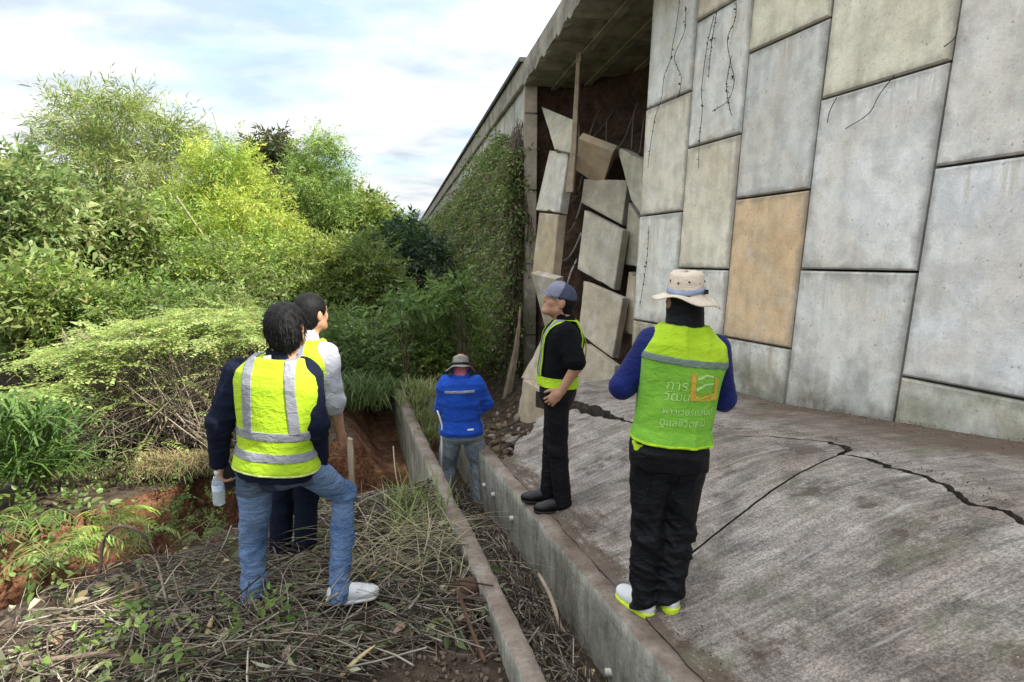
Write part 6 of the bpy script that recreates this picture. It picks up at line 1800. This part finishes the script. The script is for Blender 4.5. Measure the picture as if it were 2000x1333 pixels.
# ---------------------------------------------------------------- person in black looking up at the wall
def person_black():
    J = {'pel': (.010, 0, .863), 'neck': (.048, 0, 1.395), 'head': (.016, 0, 1.530), 'shL': (.056, -.165, 1.340), 'shR': (.056, .165, 1.32), 'elL': (.125, -.235, 1.115), 'elR': (.13, .25, 1.10), 'wrL': (.020, -.205, .925), 'wrR': (.03, .21, .90),
         'hipL': (.005, -.085, .86), 'hipR': (.018, .085, .85), 'kneL': (.017, -.09, .461), 'kneR': (-.015, .08, .445), 'ankL': (.055, -.09, .072), 'ankR': (-.035, .07, .075),
         'face': (-1, -.10, .36), 'headup': (.3, 0, 1), 'toeL': (-1, -.12, 0), 'toeR': (-1, .08, 0)}
    hands = {'L': ((-.75, -.05, -.66), (.1, 1, -.1), (-.2, 0, 1), .75), 'R': ((-.7, .0, -.7), (.1, -1, -.1), (-.2, 0, 1), .6)}
    o = make_person((.315, 4.37, -.085), J, hands, 'person in black with neon harness and slate cap, hand on hip, looking up', None, .0056)
    T = Torso(J, .98, 1.02, .02)
    garment('trousers', trousers(J, T, leg=(.092, .072, .068), off=.012, amp=.008, seed=31, crease=26), o, cloth('black_trouser', (.0045, .0042, .008), (.003, .003, .005), .6, spec=.22), [((0, 0, .052), Z3)])
    sh = garment('polo_shirt', shirt(J, T, off=.016, up=(.072, .074), sleeve=.43, amp=.007, seed=33, hem=.12), o, cloth('black_polo', (.005, .0055, .008), (.0035, .004, .006), .9))
    nk = np.array(J['neck']); v = Vol(nk - .14, nk + .14, .005)
    v.cap(nk - Z3 * .02 + np.array([.01, 0, 0]), nk + Z3 * .035 + np.array([-.005, 0, 0]), .085, .068, .01)
    v.cut(lambda P: sd_cap(P, nk - Z3 * .02, nk + Z3 * .12, .066, .060), nk - .14, nk + .14, .004)
    v.cut(lambda P: sd_cap(P, nk + np.array([-.1, 0, .09]), nk + np.array([-.1, 0, -.02]), .035, .01), nk - .14, nk + .14, .004)
    smooth_part('collar', v.mesh(), sh, MATS['black_polo'])
    # harness: waist belt and shoulder straps cut from a shell over the shirt
    V, F = vest(J, T, off=.026, hem=.0, amp=.002, seed=35, flare=.004, arm=.05, neck=.05)
    shell = npmesh('harness', V, F, True)
    P = lambda t: T.o + T.up * t * T.L
    hz = empty('harness'); hz.parent = o
    b = new_obj('waist_belt', band(shell, [(P(.14), T.up), (P(.27), -T.up)], .002), hz, NEON); solid(b)
    fw = np.cross(T.up, T.rs)
    for s_ in (-1, 1):
        for sg in (-1, 1):
            x0, x1 = (.075, .120)
            n_ = T.rs * s_
            tilt = nrm(n_ + T.up * .12) if sg < 0 else nrm(n_ + T.up * (-.08))
            c0 = P(.6)
            b = new_obj('shoulder_strap', band(shell, [(c0 + n_ * x0, tilt), (c0 + n_ * x1, -tilt), (P(.27), T.up), (T.o + fw * 0.0, fw * sg)], .003), hz, NEON); solid(b)
            if sg > 0:
                b = new_obj('reflective_strip', band(shell, [(c0 + n_ * (x0 + .012), tilt), (c0 + n_ * (x1 - .012), -tilt), (P(.27), T.up), (T.o, fw * sg)], .006), hz, SILVER); solid(b)
    # loose strap standing off the back
    pts = []
    for k in range(9):
        t = k / 8; q = P(.98 - .70 * t) - fw * (.112 + .075 * math.sin(np.pi * t) ** .8 - .02 * (1 - t)) - T.rs * (.05 - .04 * t)
        pts.append(q)
    V = []
    for q in pts: V += [q - T.rs * .022 , q + T.rs * .022]
    F = [(2 * i, 2 * i + 1, 2 * i + 3, 2 * i + 2) for i in range(8)]
    b = new_obj('loose_strap', polymesh('loose_strap', V, F, True), hz, NEON); solid(b, .004)
    hc = garment('hair', hair_cap(J, .004, 41, amp=.002, low=-.085), o, HAIR)
    # baseball cap
    c, r, f, u = head_frame(J); M = np.stack([r, f, u], -1); Q = lambda x, y, z: c + r * x + f * y + u * z
    v = Vol(c - .2, c + .2, .005)
    v.ell(Q(0, -.010, .038), (.087, .108, .098), M, .01)
    v.ell(Q(0, .03, .05), (.075, .075, .085), M, .03)
    v.cut(lambda X: ((X - Q(0, 0, .030)) @ u + .10 * ((X - c) @ f)) , c - .2, c + .2, .004)
    v.disp(folds(3, .0015, 40, (1, 0, 0), 1))
    cap = smooth_part('cap', v.mesh(), o, CAPBLUE)
    fp = new_obj('front_panel', band(cap.data, [(Q(0, .028, .05), nrm(f + u * .25))], .002), cap, CAPPALE); solid(fp, .002)
    Vv, Ff = [], []
    for i in range(13):
        a = (i / 12 - .5) * 2
        for j in range(5):
            w = j / 4
            x = .078 * a * (1 - .10 * w)
            edge = .078 * math.sqrt(max(0, 1 - abs(a) ** 2.6))
            y = .070 + .012 * math.sqrt(max(0, 1 - a * a)) + w * edge - .03 * abs(a) ** 2
            Vv.append(Q(x, y, .036 - .030 * a * a + .006 * w))
    for i in range(12):
        for j in range(4): Ff.append((i * 5 + j, i * 5 + j + 1, i * 5 + j + 6, i * 5 + j + 5))
    b = new_obj('visor', fix_normals(polymesh('visor', Vv, Ff, True)), cap, CAPPALE); solid(b, .005)
    put_shoes(o, J, LEATHER, BLACKRUBBER, {'L': -.002, 'R': -.006}, L=.285, wid=.044, heel=.02)

# ---------------------------------------------------------------- person in navy jacket, neon vest and jeans
def person_navy():
    J = {'pel': (.049, 0, .888), 'neck': (.105, 0, 1.490), 'head': (.142, .03, 1.640), 'shL': (-.118, 0, 1.415), 'shR': (.212, .02, 1.41), 'elL': (-.222, -.03, 1.150), 'elR': (.268, .0, 1.13), 'wrL': (-.285, .05, .905), 'wrR': (.235, .1, .865),
         'hipL': (-.052, 0, .879), 'hipR': (.138, 0, .89), 'kneL': (-.128, .05, .465), 'kneR': (.330, .24, .645), 'ankL': (-.138, 0, .141), 'ankR': (.338, .03, .185),
         'face': (.18, 1, .10), 'headup': (-.12, 0, 1), 'toeL': (-.3, 1, 0), 'toeR': (1, .28, 0)}
    hands = {'L': ((.05, .1, -1), (1, .35, .1), (.25, 1, 0), .85), 'R': ((-.3, .5, -.8), (-1, .2, 0), (.1, 1, .2), .5)}
    o = make_person((-1.3, 3.15, -.2), J, hands, 'person in navy jacket, neon vest and blue jeans holding a bottle, one knee bent', None, .0068)
    T = Torso(J, 1.06, 1.06)
    jn = garment('jeans', trousers(J, T, leg=(.098, .078, .066), off=.006, amp=.021, seed=51, crease=30), o, JEANS, [((0, 0, .10), Z3)])
    pk = denim('dark_denim', (.05, .08, .14), (.12, .16, .22), (.02, .04, .09))
    for x0, x1 in ((-.085, .005), (.07, .16)):
        b = new_obj('back_pocket', band(jn.data, [((x0, 0, 0), (1, 0, .1)), ((x1, 0, 0), (-1, 0, .1)), ((0, 0, .755), Z3), ((0, 0, .85), -Z3), ((0, 0, 0), (0, -1, 0))], .003), jn, pk); solid(b, .003)
    jk = garment('jacket', shirt(J, T, off=.022, up=(.078, .072), fo=(.070, .052), amp=.010, seed=53, hem=-.055, flare=.01), o, NAVYCLOTH)
    ve = garment('vest', vest(J, T, off=.038, hem=.0, amp=.012, seed=55, flare=.004, arm=.080, neck=.074, shift=.075), o, NEON, [(T.o + T.up * .03 * T.L, nrm(T.up))])
    P = lambda t: T.o + T.up * t * T.L
    for t0, t1 in ((.15, .225), (.335, .41)):
        b = new_obj('reflective_strip', band(ve.data, [(P(t0), T.up), (P(t1), -T.up)], .003), ve, SILVER); solid(b, .003)
    fw = np.cross(T.up, T.rs)
    for s_ in (-1, 1):
        n_ = T.rs * s_
        for sg in (-1, 1):
            b = new_obj('reflective_strip', band(ve.data, [(P(.5) + n_ * .088, nrm(n_ + T.up * .04)), (P(.5) + n_ * .138, -nrm(n_ + T.up * .04)), (P(.395), T.up), (T.o, fw * sg)], .004), ve, SILVER); solid(b, .003)
    b = new_obj('hem_binding', band(ve.data, [(P(.03), T.up), (P(.044), -T.up)], .003), ve, cloth('pale_binding', (.72, .82, .35))); solid(b, .003)
    nk = np.array(J['neck'])
    v = Vol(nk - .14, nk + .14, .005)
    v.cap(nk - Z3 * .03, nk + Z3 * .025, .082, .070, .01)
    v.cut(lambda P_: sd_cap(P_, nk - Z3 * .02, nk + Z3 * .12, .064, .060), nk - .14, nk + .14, .004)
    smooth_part('collar', v.mesh(), jk, NAVYCLOTH)
    lb_ = prism([nk + np.array([-.055, -.086, -.002]), nk + np.array([-.015, -.092, .004]), nk + np.array([-.015, -.088, .030]), nk + np.array([-.055, -.082, .024])], (0, -1, 0), .003)
    new_obj('collar_label', fix_normals(polymesh('collar_label', lb_[0], lb_[1])), jk, WHITECLOTH)
    hc = garment('hair', hair_cap(J, .022, 61, amp=.008, low=-.12), o, HAIR)
    c, r, f, u = head_frame(J)
    cr = c + u * .12 - f * .02
    hs = hair_strands(hc.data, 2600, .05, 5, lambda p: (p - cr) * .35 - u * .16, .0018, .002)
    smooth_part('hair_strands', hs, hc, HAIR)
    put_shoes(o, J, WHITESHOE, WHITESHOE, {'L': .06, 'R': .092}, L=.285, wid=.050, heel=.012)
    # things in the hand
    bt = empty('water_bottle', (-1.3 - .300, 3.15 + .045, -.2 + .665)); tag(bt, 'clear plastic water bottle hanging from a hand beside the blue jeans', 'bottle')
    prof = [(.0, .0), (.026, .0), (.031, .006), (.032, .03), (.030, .05), (.032, .07), (.032, .12), (.031, .135), (.022, .158), (.013, .170), (.013, .182)]
    k = 20; V = [(rr * math.cos(2 * np.pi * i / k), rr * math.sin(2 * np.pi * i / k), zz) for rr, zz in prof for i in range(k)]
    F = [(j * k + i, j * k + (i + 1) % k, (j + 1) * k + (i + 1) % k, (j + 1) * k + i) for j in range(len(prof) - 1) for i in range(k)]
    t = NT('clear_plastic'); t.b.inputs['Transmission Weight'].default_value = .75; t.b.inputs['IOR'].default_value = 1.2
    pl = t.done((.86, .9, .92), .12, None, .5)
    new_obj('bottle_body', polymesh('bottle_body', V, F, True), bt, pl)
    t = NT('water_in_bottle'); t.b.inputs['Transmission Weight'].default_value = .6; t.b.inputs['IOR'].default_value = 1.2
    wat = t.done((.82, .88, .90), .05, None, .5)
    V2 = [(rr * .94 * math.cos(2 * np.pi * i / k), rr * .94 * math.sin(2 * np.pi * i / k), zz + .002) for rr, zz in prof[:6] + [(.032, .075), (0, .075)] for i in range(k)]
    F2 = [(j * k + i, j * k + (i + 1) % k, (j + 1) * k + (i + 1) % k, (j + 1) * k + i) for j in range(7) for i in range(k)]
    new_obj('water', polymesh('water', V2, F2, True), bt, wat)
    V3 = [(.0325 * math.cos(2 * np.pi * i / k), .0325 * math.sin(2 * np.pi * i / k), zz) for zz in (.085, .122) for i in range(k)]
    new_obj('bottle_label', polymesh('bottle_label', V3, [(i, (i + 1) % k, k + (i + 1) % k, k + i) for i in range(k)], True), bt, mat('pale_blue_label', (.45, .62, .80), (.75, .80, .85), 40, .4, .05))
    cp = [(rr * math.cos(2 * np.pi * i / k), rr * math.sin(2 * np.pi * i / k), zz) for rr, zz in ((.015, .180), (.016, .184), (.016, .198), (.014, .2), (0, .2)) for i in range(k)]
    new_obj('bottle_cap', polymesh('bottle_cap', cp, [(j * k + i, j * k + (i + 1) % k, (j + 1) * k + (i + 1) % k, (j + 1) * k + i) for j in range(4) for i in range(k)], True), bt, WHITECLOTH)
    bt.rotation_euler = (R(4), R(3), 0)
    ph = prism([(-.036, 0, .08), (.036, 0, .08), (.036, 0, -.08), (-.036, 0, -.08)], (0, -1, 0), .009)
    p = new_obj('smartphone', bevel_mesh(fix_normals(polymesh('smartphone', ph[0], ph[1])), .003), None, BLACKRUBBER)
    p.location = (-1.3 - .245, 3.15 + .05, -.2 + .83); p.rotation_euler = (0, R(-20), R(35))
    tag(p, 'black phone gripped together with the water bottle', 'phone')

# ---------------------------------------------------------------- person in pale grey shirt half hidden behind
def person_grey():
    J = {'pel': (.026, 0, .85), 'neck': (.125, 0, 1.475), 'head': (.160, .03, 1.628), 'shL': (-.040, .05, 1.385), 'shR': (.262, -.04, 1.395), 'elL': (-.107, .05, 1.10), 'elR': (.298, -.05, 1.095), 'wrL': (-.10, .14, .85), 'wrR': (.300, .03, .855),
         'hipL': (-.048, .02, .84), 'hipR': (.095, -.02, .85), 'kneL': (-.110, .06, .43), 'kneR': (.060, .02, .44), 'ankL': (-.128, 0, .07), 'ankR': (.050, -.04, .07),
         'face': (.62, 1, .10), 'toeL': (.2, 1, 0), 'toeR': (.75, .7, 0)}
    hands = {'L': ((.1, .3, -1), (1, .3, 0), (0, 1, 0), .5), 'R': ((.10, .25, -1), (-1, .35, 0), (.0, 1, 0), .42)}
    o = make_person((-1.4, 3.8, -.2), J, hands, 'person in pale grey shirt and neon vest standing behind the one in the navy jacket')
    T = Torso(J, 1.0, 1.02)
    garment('trousers', trousers(J, T, leg=(.092, .078, .072), off=.012, amp=.006, seed=71), o, DARKTROUSER, [((0, 0, .03), Z3)])
    sh = garment('rolled_sleeve_shirt', shirt(J, T, off=.018, up=(.070, .064), fo=(.058, .058), sleeve=.60, amp=.010, seed=73, hem=-.02), o, GREYSHIRT)
    ve = garment('vest', vest(J, T, off=.032, hem=.08, amp=.005, seed=75, flare=.012, arm=.086, neck=.072), o, NEON)
    P = lambda t: T.o + T.up * t * T.L; fw = np.cross(T.up, T.rs)
    for t0, t1 in ((.20, .27), (.37, .44)):
        b = new_obj('reflective_strip', band(ve.data, [(P(t0), T.up), (P(t1), -T.up)], .003), ve, SILVER); solid(b, .003)
    for s_ in (-1, 1):
        n_ = T.rs * s_
        for sg in (-1, 1):
            b = new_obj('reflective_strip', band(ve.data, [(P(.5) + n_ * .070, n_), (P(.5) + n_ * .120, -n_), (P(.43), T.up), (T.o, fw * sg), (P(.9) + n_ * 0, n_)], .004), ve, SILVER); solid(b, .003)
    nk = np.array(J['neck']); v = Vol(nk - .14, nk + .14, .005)
    v.cap(nk - Z3 * .03, nk + Z3 * .045, .082, .070, .01)
    v.cut(lambda P_: sd_cap(P_, nk - Z3 * .02, nk + Z3 * .12, .066, .062), nk - .14, nk + .14, .004)
    smooth_part('collar', v.mesh(), sh, GREYSHIRT)
    hc = garment('hair', hair_cap(J, .014, 81, amp=.004, low=-.085), o, HAIR)
    c, r, f, u = head_frame(J); cr = c + u * .12 - f * .03
    hs = hair_strands(hc.data, 900, .03, 8, lambda p: (p - cr) - u * .05, .002, .0015)
    smooth_part('hair_strands', hs, hc, HAIR)
    put_shoes(o, J, mat('grey_canvas_shoe', (.34, .34, .34), (.25, .25, .25), 20, .8, .2, 160, .003, .2), GREYRUBBER, {'L': .0, 'R': .0}, L=.28, wid=.048)

# ---------------------------------------------------------------- person in the blue jacket bending over the channel
def person_blue():
    J = {'pel': (-.005, 0, .735), 'neck': (-.011, .03, 1.315), 'head': (-.014, .10, 1.405), 'shL': (-.155, .01, 1.255), 'shR': (.144, .01, 1.255), 'elL': (-.205, .05, .985), 'elR': (.232, .06, 1.035), 'wrL': (-.12, .26, .86), 'wrR': (.15, .28, .93),
         'hipL': (-.085, 0, .725), 'hipR': (.075, 0, .725), 'kneL': (-.170, .10, .36), 'kneR': (.165, .09, .37), 'ankL': (-.205, .0, .06), 'ankR': (.19, .0, .06),
         'face': (.05, 1, -.45), 'toeL': (-.25, 1, 0), 'toeR': (.2, 1, 0)}
    hands = {'L': ((.5, .7, -.4), (.6, -.2, -.5), Z3, .9), 'R': ((-.5, .8, -.1), (-.6, -.2, -.5), Z3, .9)}
    o = make_person((-.5, 6.0, -.8), J, hands, 'person in royal blue jacket and grey bucket hat standing astride in the drain channel')
    T = Torso(J, 1.12, 1.14)
    garment('jeans', trousers(J, T, leg=(.115, .102, .096), off=.018, amp=.018, seed=91), o, WORNJEANS, [((0, 0, .02), Z3)])
    jk = garment('jacket', shirt(J, T, off=.024, up=(.080, .076), fo=(.072, .060), amp=.014, seed=93, hem=-.01, flare=.016), o, ROYAL)
    P = lambda t: T.o + T.up * t * T.L; fw = np.cross(T.up, T.rs)
    lean = nrm(T.up + T.rs * -.03)
    b = new_obj('reflective_strip', band(jk.data, [(P(.755), lean), (P(.80), -lean), (P(.7) - T.rs * .145, T.rs), (P(.7) + T.rs * .145, -T.rs), (T.o, -fw)], .003), jk, SILVER); solid(b, .003)
    for s_ in 'LR':
        a = np.array(J['el' + s_]); w = np.array(J['wr' + s_]); d = nrm(w - a); sg = 1 if s_ == 'R' else -1
        b = new_obj('cuff_strip', band(jk.data, [(a + d * .03, d), (a + d * .07, -d), (P(.5) + T.rs * sg * .13, T.rs * sg)], .003), jk, SILVER); solid(b, .003)
    b = new_obj('hem_patch', band(jk.data, [(P(.12), T.up), (P(.145), -T.up), (P(.1) + T.rs * .07, T.rs), (P(.1) + T.rs * .13, -T.rs), (T.o, -fw)], .003), jk, WHITECLOTH); solid(b, .003)
    nk = np.array(J['neck']); c, r, f, u = head_frame(J)
    v = Vol(nk - .16, nk + .16, .006); v.cap(nk - Z3 * .03, nk + Z3 * .035 + f * .02, .098, .086, .01)
    v.cut(lambda Q: sd_cap(Q, nk + Z3 * .0, nk + Z3 * .16, .076, .072), nk - .16, nk + .16, .004)
    smooth_part('collar', v.mesh(), jk, ROYAL)
    v = Vol(nk - .18, nk + .22, .006)
    v.cap(nk - Z3 * .005, c - u * .05 - f * .02, .070, .070, .02)
    v.ell(c - f * .03 - u * .01, (.078, .075, .06), np.stack([r, f, u], -1), .02)
    v.cut(lambda Q: sd_ell(Q, c + f * .09 - u * .02, np.array([.07, .07, .09]), np.stack([r, f, u], -1)), c - .2, c + .2, .01)
    v.disp(folds(14, .005, 60, (0, 0, 1), .3))
    smooth_part('scarf', v.mesh(), o, PINK)
    bucket_hat('bucket_hat', {**J, 'head': tuple(np.array(J['head']) - head_frame(J)[3] * .045)}, o, GREYHAT, BLACKCLOTH, .064, 9, 0.02, droop=.6)
    put_shoes(o, J, BLACKRUBBER, BLACKRUBBER, 0.0, L=.28, wid=.05)
    pts = [(-.725, 5.93, -.70), (-.70, 5.92, -.2), (-.69, 5.90, .05), (-.715, 5.90, .14), (-.735, 5.9, .20)]
    V, F = tube(pts, [.010, .010, .010, .009, .008], 8)
    rod = new_obj('white_rod', polymesh('white_rod', V, F, True), None, mat('white_plastic', (.72, .73, .72), (.6, .6, .58), 12, .4, .05))
    tag(rod, 'bent white rod standing beside the person in the blue jacket', 'rod')

person_green(); person_black(); person_navy(); person_grey(); person_blue()
